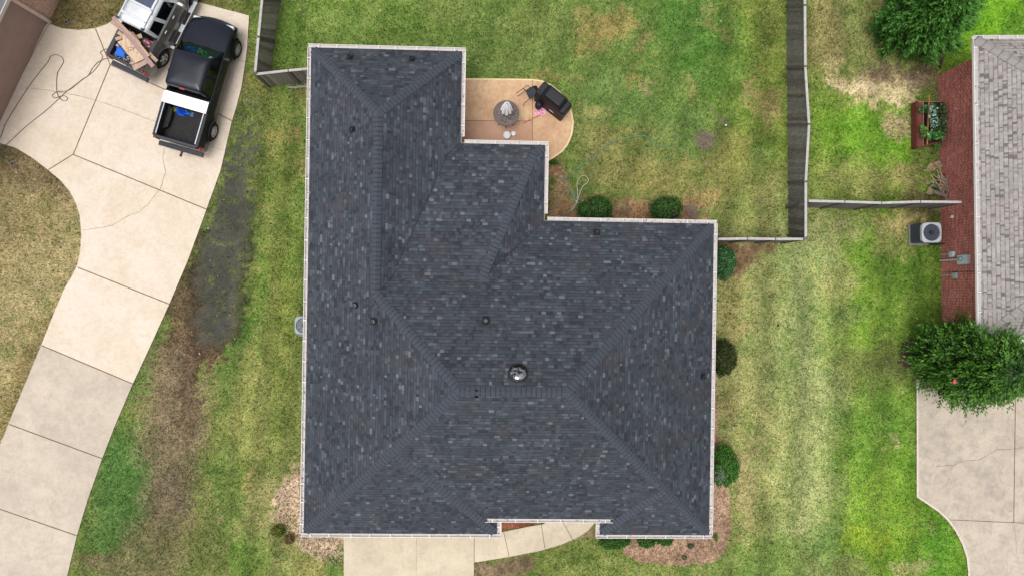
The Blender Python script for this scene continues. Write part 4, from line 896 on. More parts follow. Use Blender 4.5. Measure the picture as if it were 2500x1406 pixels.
bk = pickup('black_pickup', 'black crew cab pickup with an open bed and a white panel behind its cab', BK_O, BK_R,
    dict(hw=.87, wb=3.17, rear=-.82, front=3.72, cabrear=.97, ws=2.74, belt=1.14, rail=1.17, hood=1.02, paint=M_bk, roofrear=1.06, rooffront=2.24, hr=.64, roofz=1.72, wins=[(.06, .40, .08, .44), (.46, .9, .5, .93)],
         bedz=.66, railm=M_bk, chromerail=True, gatem=mat('black tailgate', (40, 46, 58), .35, .1, 4, coat=.1), bump=M_bk, hitch=True, mirm=M_plast, handles=(1.45, 2.0), handm=M_plast, seams=(1.55, 2.62, .93), spokes=10))
def onT(T, x, y, z): 
    return Vector(T.location)+Matrix.Rotation(T.rotation_euler.z, 3, 'Z')@Vector((x, y, z))
b = MB(); b.box((0, 1.0, 1.70), (.18, .05, .04)); b.build('brake_light', M_red, bk)
# white panel lying across the bed, things in the bed and on the dashboard
b = MB(); b.box((0, .66, 0), (1.62, .42, .035)); b.box((0, .455, -.01), (1.62, .02, .05)); b.v = [onT(bk, v.x-.0, v.y, 1.235+v.z) for v in b.v]
tag(b.build('bed_cover', mat('bright white panel', (250, 250, 250), .5, .02, 3, k=.86), bevel=.004), 'bright white panel laid across the front of the black pickup bed', 'panel')
def cloth(name, label, cat, c, rx, ry, m, h=.08, seed=0, rz=0, n=22, tf=None):
    r = np.random.default_rng(seed); ph = r.uniform(0, 6, 8)
    def fn(u, v):
        a = v*2*math.pi; rad = u*(1+.18*math.sin(3*a+ph[0])+.12*math.sin(5*a+ph[1])+.07*math.sin(9*a+ph[2]))
        z = h*(.35+.65*abs(math.sin(a*2.5+ph[3]+u*5))*abs(math.cos(u*6+ph[4])))*(1-u**3)+.004
        x, y = rad*rx*math.cos(a), rad*ry*math.sin(a); return Vector((x*math.cos(rz)-y*math.sin(rz), x*math.sin(rz)+y*math.cos(rz), z))
    b = MB(); b.grid(fn, 10, n*2); b.v = [(tf(v+Vector(c)) if tf else v+Vector(c)) for v in b.v]
    return tag(b.build(name, m, smooth=False), label, cat)
tb = lambda v: onT(bk, v.x, v.y, v.z)
cloth('tarp', 'crumpled bright blue tarp in the black pickup bed', 'tarp', (-.28, .34, .68), .26, .13, mat('blue tarp', (30, 96, 214), .4, .2, 14), .16, 3, tf=tb)
cloth('rag', 'small yellow green rag beside the blue tarp in the black pickup bed', 'rag', (-.58, .36, .68), .10, .08, mat('lime rag', (168, 176, 40), .7, .3, 20), .1, 4, tf=tb)
cloth('rag', 'small pale blue rag right of the blue tarp in the black pickup bed', 'rag', (.08, .36, .68), .07, .08, mat('pale blue rag', (120, 150, 190), .7, .3, 20), .08, 5, tf=tb)
cloth('cloth', 'blue cloth on the dashboard behind the black pickup windshield', 'cloth', (-.36, 2.56, 1.14), .2, .07, mat('blue cloth', (40, 96, 190), .6, .3, 20), .09, 6, tf=tb)
cloth('cloth', 'green cloth on the dashboard behind the black pickup windshield', 'cloth', (.16, 2.5, 1.14), .11, .10, mat('green cloth', (40, 150, 96), .6, .3, 20), .12, 7, tf=tb)
cloth('cloth', 'grey green cloth between the blue and green ones on the dashboard', 'cloth', (-.04, 2.58, 1.14), .1, .09, mat('grey green cloth', (120, 160, 140), .6, .3, 20), .12, 8, tf=tb)
b = MB(); b.box((.5, 2.40, 1.385), (.13, .11, .004), M=Matrix.Rotation(math.radians(-43), 3, 'X')); st_ = b.build('sticker', mat('white sticker', (240, 245, 245), .5, .02), bk)
b = MB()
for k in range(3): b.box((.46+.03*k, 2.405, 1.386), (.018, .012, .008), M=Matrix.Rotation(math.radians(-43), 3, 'X'))
for k in range(2): b.box((.47+.05*k, 2.375, 1.412), (.02, .012, .008), M=Matrix.Rotation(math.radians(-43), 3, 'X'))
b.build('print', mat('sticker print', (60, 120, 150), .6), st_)
# silver truck
A = W(1390/3.516, 503/3.516, .37); B = W(1655/3.516, -15/3.516, .37); d = (B-A).normalized(); n = Vector((d.y, -d.x, 0)); SV_O = A+n*(-.66); SV_O.z = .045; SV_R = math.atan2(d.y, d.x)-math.pi/2
sv = pickup('silver_pickup', 'silver crew cab pickup with a roof rack, its bed loaded with boards and scrap', SV_O, SV_R,
    dict(hw=.76, wb=2.56, rear=-.84, front=3.1, cabrear=.46, ws=2.16, belt=1.14, rail=1.14, hood=1.0, paint=M_sv, roofm=M_svr, roofrear=.43, rooffront=1.78, hr=.56, roofz=1.74, wins=[(.07, .36, .1, .36), (.44, .86, .46, .9)],
         bedz=.62, railm=mat('dark rail', (58, 58, 62), .5), gatem=mat('dark grey gate', (60, 62, 66), .35, .1, 4, metal=.3), bump=mat('dark tread bumper', (62, 64, 72), .35, .2, 30, metal=.4), plate=False, mirm=M_svr, handles=(.85, 1.45), handm=M_lamp, seams=(1.02, 2.1, .42), spokes=5, board=True))
b = MB(); b.box((-.06, 1.46, 1.775), (.86, .5, .012)); b.build('sunroof', mat('blue grey glass', (64, 74, 100), .08, .1, 2, spec=.7), sv)
b = MB()
for s in (-1, 1): b.bar((s*.47, .5, 1.82), (s*.47, 1.75, 1.82), .035, .035)
for y_ in (.72, 1.2): b.bar((-.45, y_, 1.85), (.45, y_, 1.85), .07, .03)
for s in (-1, 1):
    for y_ in (.5, 1.1, 1.72): b.box((s*.47, y_, 1.79), (.06, .1, .07))
b.build('roof_rack', mat('rack aluminium', (214, 216, 218), .35, .05, 5, metal=.4), sv)
b = MB()
for s in (-1, 1): b.box((s*.47, .46, 1.83), (.08, .08, .07)); b.box((s*.47, 1.74, 1.83), (.08, .1, .07))
b.build('rack_foot', mat('blue black rack foot', (58, 66, 92), .5), sv)
b = MB(); b.lathe([(.035, 0), (.03, .02), (.001, .02)], (0, 0, 0), 14); b.v = [Vector((v.x-.02, -.84-.02-v.z, .98+v.y)) for v in b.v]; b.build('badge', M_lamp, sv)
b = MB(); b.box((0, -1.055, .56), (1.2, .02, .05)); b.box((.66, -.97, .56), (.1, .2, .12)); b.build('bumper_trim', M_chrome, sv)
# load: positions measured in the photograph, converted at the height of the load
def plank(p, q, z0_, z1_, wd_, th, m, label, group='boards piled across the silver pickup bed', name='wooden_board', cat='board'):
    b = MB(); b.bar(W(*p, z0_), W(*q, z1_), wd_, th); o = b.build(name, m, bevel=.003); tag(o, label, cat, group); return o
cc = lambda x, y: (240+x/7.032, y/7.032)
M_w1 = mat('pinkish weathered wood', (196, 168, 148), .85, .14, 9, c2=(168, 140, 122)); M_w2 = mat('pale pine', (206, 180, 152), .85, .14, 9, c2=(180, 150, 122)); M_w3 = mat('mauve wood', (166, 138, 134), .85, .14, 9)
t = NT('chipboard'); v_ = t.n('TexVoronoi'); v_.inputs['Scale'].default_value = 26; mp = t.n('Mapping'); mp.inputs['Scale'].default_value = (1, .5, 1); t.l(t.coord(), mp.inputs[0]); t.l(mp.outputs[0], v_.inputs['Vector'])
t.col(t.ramp(v_.outputs['Color'], [(.1, alb((178, 150, 122))), (.4, alb((205, 178, 150))), (.8, alb((220, 196, 168)))])); t.b.inputs['Roughness'].default_value = .85; M_osb = t.m
mx = MB(); pts = [cc(400, 630), cc(560, 600), cc(800, 1010), cc(640, 1090)]; mx.prism([W(*p, 1.32)[:2] for p in pts], 1.315, 1.34); osb = tag(mx.build('chipboard_sheet', M_osb), 'widest chipboard sheet lying on top of the silver pickup load', 'board', 'boards piled across the silver pickup bed')
mk = mat('dark ink', (96, 74, 58), .8)
b = MB()
def stroke(pts, w_=.012):
    for a, c in zip(pts, pts[1:]): b.bar(W(*cc(*a), 1.3425), W(*cc(*c), 1.3425), w_, .004)
stroke([(505, 830), (585, 815), (600, 870)]); stroke([(515, 850), (545, 890), (560, 845), (575, 880)]); stroke([(505, 830), (520, 860)]); stroke([(605, 850), (625, 830), (615, 800), (645, 820)]); stroke([(600, 840), (640, 800)])
b.build('stencil_mark', mk, osb, world=True)
b = MB(); b.prism([W(*p, 1.27)[:2] for p in (cc(330, 730), cc(470, 660), cc(700, 1060), cc(640, 1090))], 1.265, 1.285); tag(b.build('chipboard_sheet', M_osb), 'long pale chipboard sheet under the widest one, nearest the blue cooler', 'board', 'boards piled across the silver pickup bed')
G0 = 'board in the pile across the silver pickup bed'
for p, q, a_, c_, wd_, th, m, lb in (((255, 300), (945, 1150), 1.34, 1.40, .15, .04, M_w3, 'longest mauve board reaching from the far corner over the right side of the bed'),
    ((220, 375), (640, 690), 1.25, 1.32, .13, .03, M_w1, 'pinkish board whose end sticks out lowest past the left side of the bed'),
    ((310, 360), (720, 760), 1.37, 1.38, .1, .03, M_w1, 'pinkish board crossing over the upper end of the chipboard'),
    ((540, 560), (870, 970), 1.36, 1.38, .09, .04, M_w2, 'pale board on the cab side of the long mauve board'),
    ((580, 560), (700, 720), 1.3, 1.34, .07, .03, M_w2, 'short narrow pale board next to the cab'),
    ((870, 920), (1010, 1060), 1.3, 1.26, .12, .03, M_w1, 'short pinkish board jutting over the rear wheel'),
    ((600, 1180), (850, 1040), 1.22, 1.26, .2, .03, M_w1, 'wide board lying towards the tailgate'),
    ((520, 1130), (620, 1070), 1.15, 1.17, .12, .03, M_w1, 'short board end beside the scrap near the tailgate'),
    ((300, 680), (400, 650), 1.3, 1.31, .12, .03, M_w1, 'short square ended board next to the chipboard, left side of the bed'),
    ((660, 650), (750, 620), 1.22, 1.22, .16, .04, M_w2, 'small tan block by the cab wall'),
    ((310, 770), (350, 800), 1.22, 1.22, .08, .03, M_w1, 'tiny board end above the blue cooler'),
    ((340, 560), (690, 800), 1.29, 1.30, .12, .03, M_w2, 'pale board under the crossing boards')):
    plank(cc(*p), cc(*q), a_, c_, wd_, th, m, lb)
def scrap(name, label, poly, z0_, z1_, cols, n, s=(.02, .06)):
    P_ = [cc(*p) for p in poly]; xs = [p[0] for p in P_]; ys_ = [p[1] for p in P_]; V = []; Cc = []
    k = 0
    while k < n:
        x, y = random.uniform(min(xs), max(xs)), random.uniform(min(ys_), max(ys_))
        if sdist(np.array([x]), np.array([y]), P_)[0] > 0: continue
        k += 1; c = W(x, y, random.uniform(z0_, z1_)); q = Matrix.Rotation(random.uniform(0, 6), 3, 'Z')@Matrix.Rotation(random.gauss(0, .6), 3, 'X'); a = random.uniform(*s); e = a*random.uniform(.3, 1)
        for ux, uy in ((-1, -1), (1, -1), (.8, 1), (-1, .8)): V.append(tuple(c+q@Vector((ux*a/2*1.6, uy*e/2, 0))))
        Cc.append(random.choice(cols))
    V = np.array(V); o = npmesh(name, V, 4, leafmat('scrap', .5, 0), np.array([[v*.8 for v in lin(c)] for c in Cc])); tag(o, label, 'scrap', kind='stuff'); return o
wh_ = [(235, 235, 235), (210, 205, 200), (180, 175, 170), (120, 115, 110), (60, 60, 60)]
scrap('roofing_scrap', 'heap of pink, white and dark scrap beside the cab in the silver pickup bed', [(700, 700), (760, 650), (945, 730), (940, 800), (880, 880), (830, 850)], .95, 1.12, wh_+[(200, 40, 80), (215, 90, 120), (150, 30, 50)], 420)
scrap('roofing_scrap', 'heap of white and grey scrap at the tailgate end of the silver pickup bed', [(245, 950), (300, 900), (520, 900), (600, 1020), (560, 1090), (400, 1020)], .8, .98, wh_+[(150, 120, 90)], 420)
scrap('roofing_scrap', 'dark wood scrap heaped under the boards in the silver pickup bed', [(430, 480), (700, 640), (800, 800), (850, 950), (700, 1000), (450, 900), (380, 650)], .85, 1.2, [(120, 100, 85), (90, 75, 65), (150, 130, 110), (60, 55, 50)], 500, (.04, .12))
ct = thing('cooler', 'small white cooler with a bright blue lid in the silver pickup bed', 'cooler', W(*cc(350, 930), .68))
b = MB(); pz = [W(*cc(*p), .92) for p in ((280, 805), (245, 985), (440, 1020), (450, 850))]; b.prism([p[:2] for p in pz], .68, .92); b.build('body', mat('white cooler body', (235, 238, 240), .4), ct, world=True, bevel=.02)
b = MB(); pz = [W(*cc(*p), .98) for p in ((335, 800), (312, 970), (475, 1010), (470, 900), (400, 815))]; b.prism([p[:2] for p in pz], .925, 1.06); b.build('lid', mat('bright blue lid', (20, 110, 225), .35, .05, 3), ct, world=True, bevel=.025)
# hose on the driveway
hp = [(-20, 355), (0, 338), (15, 300), (55, 235), (90, 185), (118, 150), (122, 140), (135, 134), (150, 140), (155, 150), (150, 162), (140, 180), (138, 215), (142, 235), (155, 247), (165, 243), (160, 236), (150, 235), (134, 240), (128, 233), (140, 225), (165, 222), (185, 208), (200, 195), (215, 185), (225, 168), (240, 152), (262, 143), (275, 146)]
M_hose = mat('brown hose', (112, 98, 78), .6, .12, 10)
b = MB(); b.tube(curve([W(*p, .065) for p in hp], 6), .011, 6); tag(b.build('hose', M_hose), 'brown hose looping over the driveway towards the silver pickup', 'hose')
hp = [(-10, 372), (20, 350), (60, 312), (110, 272), (140, 245), (165, 222), (200, 196), (222, 180), (240, 160), (250, 140), (245, 128), (262, 120), (275, 124)]
b = MB(); b.tube(curve([W(*p, .066) for p in hp], 6), .010, 6); tag(b.build('hose', M_hose), 'straighter brown hose running diagonally across the driveway from lower left', 'hose')
b = MB(); c = W(412, 171, .06); b.box(c, (.07, .06, .025), rz=.6); b.box(c+Vector((.02, .02, .014)), (.03, .04, .012), rz=.2); tag(b.build('shingle_scrap', mat('brown scrap', (84, 62, 46), .9)), 'small dark brown scrap on the concrete between the two pickups', 'scrap')
for px, py, lb in ((163, 55, 'round drain cover in the dry grass above the driveway'), (31, 400, 'round drain cover in the dry lawn left of the driveway')):
    T_ = thing('drain_cover', lb, 'drain cover', W(px, py, 0)); b = MB(); b.lathe([(.085, 0), (.085, .03), (.06, .035), (.058, .028), (.001, .028)], (0, 0, 0), 20); b.build('ring', mat('grey cover', (120, 118, 115), .7), T_); b = MB(); b.lathe([(.045, .028), (.04, .034), (.001, .034)], (0, 0, 0), 16); b.build('lid', M_black, T_)
# ---------------------------------------------------------------- AC units
def ac(name, label, px, py, zt_, s, pad, rz, case, topm, side=True):
    c = W(px, py, zt_); T = thing(name, label, 'air conditioner', (c.x, c.y, 0), rz); h = s/2
    b = MB(); b.box(pad[0], pad[1]); b.build('pad', mat('condenser pad', (128, 124, 116), .8), T, bevel=.01)
    b = MB(); b.box((0, 0, .1+(zt_-.14)/2), (s-.07, s-.07, zt_-.16))
    for k in range(22):
        a = -h+.07+k*(s-.14)/21
        for sx in (-1, 1): b.box((sx*(h-.03), a, .1+(zt_-.1)/2), (.012, .014, zt_-.2)); b.box((a, sx*(h-.03), .1+(zt_-.1)/2), (.014, .012, zt_-.2))
    for k in range(9):
        zz = .16+k*(zt_-.25)/8
        for sx in (-1, 1): b.box((sx*(h-.022), 0, zz), (.01, s-.08, .01)); b.box((0, sx*(h-.022), zz), (s-.08, .01, .01))
    b.build('coil_guard', case, T)
    # rounded square top with a round fan opening
    n = 48; R_ = h*.85; out = []; inn_ = []; e = 5.5
    for k in range(n):
        a = 2*math.pi*k/n; c_, s_ = math.cos(a), math.sin(a); r = h/((abs(c_)**e+abs(s_)**e)**(1/e)); out.append((r*c_, r*s_)); inn_.append((R_*c_, R_*s_))
    b = MB(); vs = [(x, y, zt_-.12) for x, y in out]+[(x*1.0, y, zt_-.02) for x, y in out]+[(x*.97, y*.97, zt_) for x, y in out]+[(x, y, zt_) for x, y in inn_]+[(x*.98, y*.98, zt_-.06) for x, y in inn_]+[(x*.98, y*.98, zt_-.3) for x, y in inn_]
    b.raw(vs, [(i*n+k, i*n+(k+1) % n, (i+1)*n+(k+1) % n, (i+1)*n+k) for i in range(5) for k in range(n)]); b.build('top_panel', topm, T)
    b = MB(); b.lathe([(R_*.97, zt_-.24), (.001, zt_-.24)], (0, 0, 0), 24, cap=False); b.build('well', M_black, T)
    for k in range(3):
        a0 = .6+k*2*math.pi/3
        def fn(u, v): r = .09+(R_*.88-.09)*u; a = a0+(v-.5)*(.75-.1*u); return Vector((r*math.cos(a), r*math.sin(a), zt_-.09+.05*(v-.5)))
        b = MB(); b.grid(fn, 5, 5); b.build('fan_blade', mat('fan blade', (225, 227, 230), .4, .05, 4) if k != 2 or not side else M_plast, T)
    b = MB(); b.lathe([(.075, zt_-.06), (.075, zt_+.0), (.06, zt_+.012), (.001, zt_+.012)], (0, 0, 0), 16); b.build('motor_cap', M_plast, T)
    b = MB()
    for r in [R_*q for q in (.35, .5, .65, .8, .93)]: b.tube([Vector((r*math.cos(a), r*math.sin(a), zt_+.003)) for a in [2*math.pi*k/32 for k in range(33)]], .0025, 4)
    for k in range(8): a = math.pi*k/4; b.bar((.07*math.cos(a), .07*math.sin(a), zt_+.004), (R_*math.cos(a), R_*math.sin(a), zt_+.004), .005, .004)
    b.build('fan_guard', M_plast, T); return T
acr = ac('air_conditioner', 'tall grey air conditioner with a big round fan, beside the red brick wall', 2275, 568, .84, .76, ((-.0, -.02, .03), (.80, .82, .06)), rz, mat('blue grey grille', (78, 84, 96), .5, .1, 10, metal=.2), mat('light grey ac top', (178, 182, 190), .45, .04, 4))
b = MB(); b.tube([(.3, -.42, .25), (.55, -.42, .3), (.75, -.4, .45)], .03, 8); b.build('line_set', M_black, acr)
ac('air_conditioner', 'grey green air conditioner half hidden under the west eave of the dark roofed house', 741, 794, .75, .66, ((0.02, -.05, .04), (.78, .8, .1)), 0, mat('grey green grille', (120, 130, 130), .5, .1, 10), mat('grey green ac top', (146, 162, 164), .45, .04, 4), side=False)
# ---------------------------------------------------------------- patio things
tc = W(1236, 277, .74); T = thing('patio_table', 'round brown metal mesh table on the orange patio', 'table', (tc.x, tc.y, .034))
b = MB(); b.lathe([(.001, .69), (.45, .685), (.475, .675), (.48, .69), (.47, .705), (.001, .71)], (0, 0, 0), 40, cap=False); b.build('table_top', mat('brown grey mesh', (112, 100, 96), .5, .15, 40, metal=.2, c2=(92, 82, 80)), T)
for k in range(4):
    a = math.pi/4+k*math.pi/2+.0 if k else -math.pi/2; b = MB(); b.tube([(.1*math.cos(a), .1*math.sin(a), .68), (.2*math.cos(a), .2*math.sin(a), .35), (.4*math.cos(a), .4*math.sin(a), .02)], .014, 6); b.build('leg', M_plast, T)
# leaves on the table
V = []; 
for k in range(150):
    a, r = random.gauss(-.9, 1.1), random.uniform(.14, .4); c = Vector((tc.x+r*math.cos(a), tc.y+r*math.sin(a), .752)); q = Matrix.Rotation(random.uniform(0, 6), 3, 'Z')@Matrix.Rotation(random.gauss(0, .5), 3, 'X'); l_ = random.uniform(.012, .032)
    for ux, uy in ((-1, 0), (0, -.4), (1, 0), (0, .4)): V.append(tuple(c+q@Vector((ux*l_, uy*l_, .004))))
tag(npmesh('dry_leaves', np.array(V), 4, leafmat('dry leaf', .8, 0), rng.choice([.03, .06, .3, .45], (150, 1))*np.array([[1, .9, .8]])), 'scattered dry leaves on the round patio table', 'leaves', kind='stuff')
# closed umbrella with looped white fringe
ub = (tc.x, tc.y-.0, .034); U = thing('patio_umbrella', 'closed patio umbrella with looped white edging, standing through the round table', 'umbrella', ub)
b = MB(); b.tube([(0, 0, .0), (0, 0, 2.0)], .019, 10); b.build('pole', M_plast, U); b = MB(); b.lathe([(.22, 0), (.22, .04), (.1, .08), (.03, .12), (.03, .3)], (0, 0, 0), 24); b.build('base', M_plast, U)
b = MB()
def can(u, v):
    a = v*2*math.pi; f_ = .5+.5*math.cos(a*8); r = (.025+.075*u**.8)*(.5+.5*f_); return Vector((r*math.cos(a), r*math.sin(a), 1.98-.74*u))
b.grid(can, 10, 96); b.build('canopy', mat('dark canopy cloth', (26, 24, 24), .85, .2, 10), U)
Mf = mat('white looped edging', (236, 234, 232), .7, .05, 10)
for k in range(8):
    a = 2*math.pi*(k+.0)/8; b = MB()
    for j in range(9):
        u_ = .08+.92*j/8; r = .05+.13*u_**.8; z = 1.99-.74*u_; c = Vector((r*math.cos(a), r*math.sin(a), z)); tx = Vector((-math.sin(a), math.cos(a), 0)); ty = Vector((math.cos(a)*.6, math.sin(a)*.6, -.7))
        lw = .03+.018*u_
        b.tube([c+tx*lw*math.cos(q)+ty*.042*math.sin(q) for q in [2*math.pi*i/8 for i in range(9)]], .014, 5)
    b.build('edging', Mf, U)
b = MB(); b.lathe([(.04, 1.97), (.034, 2.0), (.012, 2.02), (.001, 2.03)], (0, 0, 0), 16, cap=False); b.build('finial', mat('pale grey cap', (186, 188, 200), .5), U, smooth=True)
# covered grill
gc = W(1352, 240, .9); dvec = (W(1388, 262, .9)-W(1318, 205, .9)).normalized(); ga = math.atan2(dvec.y, dvec.x)
G_ = thing('covered_grill', 'large grill under a black fitted cover at the rounded end of the patio', 'grill', (gc.x, gc.y, .034), ga)
def rr(hx, hy, rad, z, n=6, sh=0, sy=0):
    o = []
    for cx, cy, a0 in ((hx-rad, hy-rad, 0), (-hx+rad, hy-rad, 90), (-hx+rad, -hy+rad, 180), (hx-rad, -hy+rad, 270)):
        for k in range(n): a = math.radians(a0+90*k/(n-1)); o.append(Vector((cx+rad*math.cos(a)+sh, cy+rad*math.sin(a)+sy, z)))
    return o
def loft(b, rings, cap=True):
    n = len(rings[0]); b.raw([p for r in rings for p in r], [(i*n+k, i*n+(k+1) % n, (i+1)*n+(k+1) % n, (i+1)*n+k) for i in range(len(rings)-1) for k in range(n)]+([tuple((len(rings)-1)*n+k for k in range(n))] if cap else []))
b = MB(); loft(b, [rr(.66, .33, .06, .06, sh=.03), rr(.66, .30, .07, .5), rr(.67, .27, .08, .84), rr(.64, .24, .08, .9), rr(.60, .21, .08, .91)])
loft(b, [rr(.47, .275, .06, .88, sh=.03), rr(.42, .26, .06, 1.02, sh=.03), rr(.33, .19, .05, 1.18, sh=.03), rr(.29, .15, .04, 1.19, sh=.03)])
r = np.random.default_rng(5)
b.v = [v+Vector((.012*math.sin(v.z*9+v.x*7), .014*math.sin(v.z*11+v.x*13)*(1 if v.z < .85 else .3), .004*math.sin(v.x*25))) for v in b.v]
gm = mat('black vinyl cover', (34, 35, 40), .55, .12, 5, spec=.3, bump=.01); b.build('cover', gm, G_)
b = MB(); b.bar((.1, -.345, .5), (.3, -.345, .5), .012, .01); b.build('handle_strip', M_white, G_)
for sx in (-.55, .6):
    b = MB(); b.lathe([(.045, -.02), (.045, .02)], (sx, -.28, .045), 14, axis='Y'); b.build('wheel', M_black, G_)
b = MB(); b.lathe([(.12, .1), (.14, .2), (.14, .42), (.08, .5), (.001, .5)], (-.33, -.42, 0), 18); b.build('tank_cover', gm, G_, smooth=True)
# sling chair
cp = lambda x, y: (1160+x/7.81, 180+y/7.81)
ch = thing('patio_chair', 'dark sling patio chair turned against the covered grill', 'chair', W(1300, 232, 0))
ss = [W(*cp(1115, 240), .42), W(*cp(965, 325), .42), W(*cp(1035, 480), .44), W(*cp(1200, 410), .44)]
b = MB(); b.grid(lambda u, v: ss[0].lerp(ss[1], u).lerp(ss[3].lerp(ss[2], u), v)+Vector((0, 0, -.03*math.sin(v*math.pi)*math.sin(u*math.pi))), 8, 8); b.build('seat', mat('dark sling', (58, 60, 68), .7, .15, 30), ch, world=True)
Mfr = mat('bronze frame', (74, 66, 60), .45, .1, 10, metal=.4)
b = MB(); b.tube(curve([W(*cp(1150, 230), .8), W(*cp(1060, 268), .62), W(*cp(1030, 262), .62), W(*cp(1005, 228), .62), W(*cp(920, 285), .6), W(*cp(785, 375), .4)], 5), .011, 6); b.build('armrest', Mfr, ch, world=True)
b = MB(); b.tube(curve([W(*cp(1200, 420), .8), W(*cp(1140, 450), .62), W(*cp(1040, 490), .62), W(*cp(960, 550), .6), W(*cp(915, 605), .02)], 5), .011, 6); b.build('armrest', Mfr, ch, world=True)
b = MB(); b.tube([W(*cp(1115, 240), .43), W(*cp(965, 325), .43), W(*cp(810, 438), .05)], .011, 6); b.tube([W(*cp(920, 290), .6), W(*cp(965, 330), .44), W(*cp(1035, 480), .44), W(*cp(1140, 445), .44)], .014, 6); b.build('frame', Mfr, ch, world=True)
bk_ = [W(*cp(1115, 240), .42), W(*cp(1200, 410), .44), W(*cp(1245, 370), 1.0), W(*cp(1175, 235), 1.0)]
b = MB(); b.grid(lambda u, v: bk_[0].lerp(bk_[1], u).lerp(bk_[3].lerp(bk_[2], u), v), 5, 6); b.build('backrest', MATS['dark sling'], ch, world=True)
for p in ((1100, 300), (1180, 430)): b = MB(); b.tube([W(*cp(*p), .44), W(*cp(p[0], p[1]), .03)], .012, 6); b.build('leg', Mfr, ch, world=True)
# towel
t = NT('pink white towel'); n_ = t.noise(22, 3, .6, dist=1.5); n2_ = t.noise(7, 2, .5); t.col(t.mix(t.mr(n2_, .35, .5, .0, .5), t.ramp(n_, [(.46, alb((222, 24, 104))), (.5, alb((250, 240, 245)))]), alb((240, 150, 190)))); M_tow = t.m
pts = [cp(1110, 570), cp(1180, 620), cp(1240, 600), cp(1295, 570), cp(1360, 760), cp(1290, 795), cp(1190, 815), cp(1135, 770), cp(1150, 700), cp(1135, 650)]
P3 = [W(*p, .04) for p in pts]; cen = sum(P3, Vector())/len(P3); b = MB()
n = len(P3)*4; per = curve(P3+[P3[0]], 4)[:-1]
b.grid(lambda u, v: cen.lerp(per[int(round(v*len(per))) % len(per)], u)+Vector((0, 0, .012+.045*(1-u)*abs(math.sin(v*31+u*9))+.02*abs(math.cos(u*12+v*17)))), 9, len(per))
tag(b.build('beach_towel', M_tow, base=P3[0]), 'crumpled pink and white towel on the patio in front of the grill', 'towel')
b = MB(); b.tube([W(*cp(920, 950), .06), W(*cp(1100, 855), .07), W(*cp(1240, 800), .08)], .012, 8); tag(b.build('broom_handle', mat('red painted stick', (190, 84, 62), .5)), 'red wooden handle lying on the patio next to the pink towel', 'pole')
for px, py, r_, h_, lb in ((1237.5, 330.5, .135, .16, 'larger white bucket on the patio near the gutter'), (1253.5, 327, .085, .14, 'smaller white tub right of the larger bucket')):
    c = W(px, py, h_); b = MB(); b.lathe([(r_*.85, 0), (r_, h_), (r_*1.06, h_), (r_*1.06, h_-.02), (r_*.98, h_-.02), (r_*.93, h_-.03), (r_*.93, h_-.015), (r_*.3, h_-.012), (.001, h_-.01)], (c.x, c.y, .034), 24, cap=False); b.lathe([(r_*.85, 0), (.001, 0)], (c.x, c.y, .036), 24, cap=False)
    tag(b.build('bucket', mat('white plastic', (226, 228, 232), .5, .08, 14), smooth=False), lb, 'bucket', 'white tubs beside the patio table')
# garden hoses
M_gh = mat('green hose', (84, 158, 134), .4, .1, 8); M_gh2 = mat('faded green hose', (150, 168, 142), .5, .1, 8); M_wh = mat('cream hose', (206, 200, 188), .5, .1, 8)
ch_ = lambda x, y: (1120+x/3.515, 170+y/3.515)
def hose(pts, m, label, r=.0105, z=.035): b = MB(); b.tube(curve([W(*ch_(*p), z) for p in pts], 6), r, 6); tag(b.build('garden_hose', m), label, 'hose')
hose([(1800, 650), (1770, 662), (1715, 655), (1670, 620), (1620, 578), (1560, 570), (1480, 582), (1360, 602), (1300, 630), (1240, 680), (1180, 735), (1110, 785), (1010, 850), (920, 930), (880, 945)], M_gh, 'long green garden hose curving across the back yard grass')
hose([(880, 925), (905, 945), (925, 985), (960, 1020), (975, 1080), (965, 1140), (968, 1200), (930, 1230), (890, 1255)], M_gh, 'short green hose running down to the house beside the round shrub')
hose([(770, 1110), (790, 1070), (840, 1020), (900, 995), (940, 1000), (975, 1050), (1000, 1120), (1030, 1170), (1000, 1200), (950, 1215), (900, 1250)], M_gh2, 'faded green hose coiled on the brown bed by the gutter corner', z=.05)
hose([(770, 1190), (810, 1195), (840, 1160), (860, 1110), (880, 1075), (930, 1050), (980, 1060), (1010, 1100), (1025, 1150), (990, 1195), (940, 1225)], M_gh, 'inner green hose coil on the brown bed by the gutter corner', z=.06)
hose([(1010, 1150), (1030, 1090), (1060, 1010), (1105, 970), (1112, 945), (1090, 915), (1060, 912), (1030, 935), (1015, 985), (1020, 1050), (1018, 1100), (1000, 1165), (960, 1210)], M_wh, 'cream hose loop beside the round shrub', z=.055)
sp_ = thing('hose_sprinkler', 'small grey sprinkler head at the end of the long green hose', 'sprinkler', W(*ch_(875, 925), 0))
b = MB(); b.lathe([(.09, 0), (.09, .03), (.05, .06), (.05, .1), (.001, .11)], (0, 0, 0), 14); b.build('base', mat('grey metal dull', (150, 140, 130), .6, .2, 14), sp_); b = MB(); b.bar((-.07, 0, .12), (.07, .02, .13), .03, .03); b.build('nozzle', mat('brass', (160, 140, 100), .4), sp_)
# downspout extension by the top-left gate
b = MB(); b.tube(curve([W(702, 213, .05), W(720, 214, .05), W(735, 212, .05), W(775, 211, .06)], 5), .05, 12); tag(b.build('drain_pipe', mat('grey drain pipe', (140, 132, 128), .6, .1, 10)), 'grey corrugated drain pipe coming from under the house at the short grey fence', 'pipe')
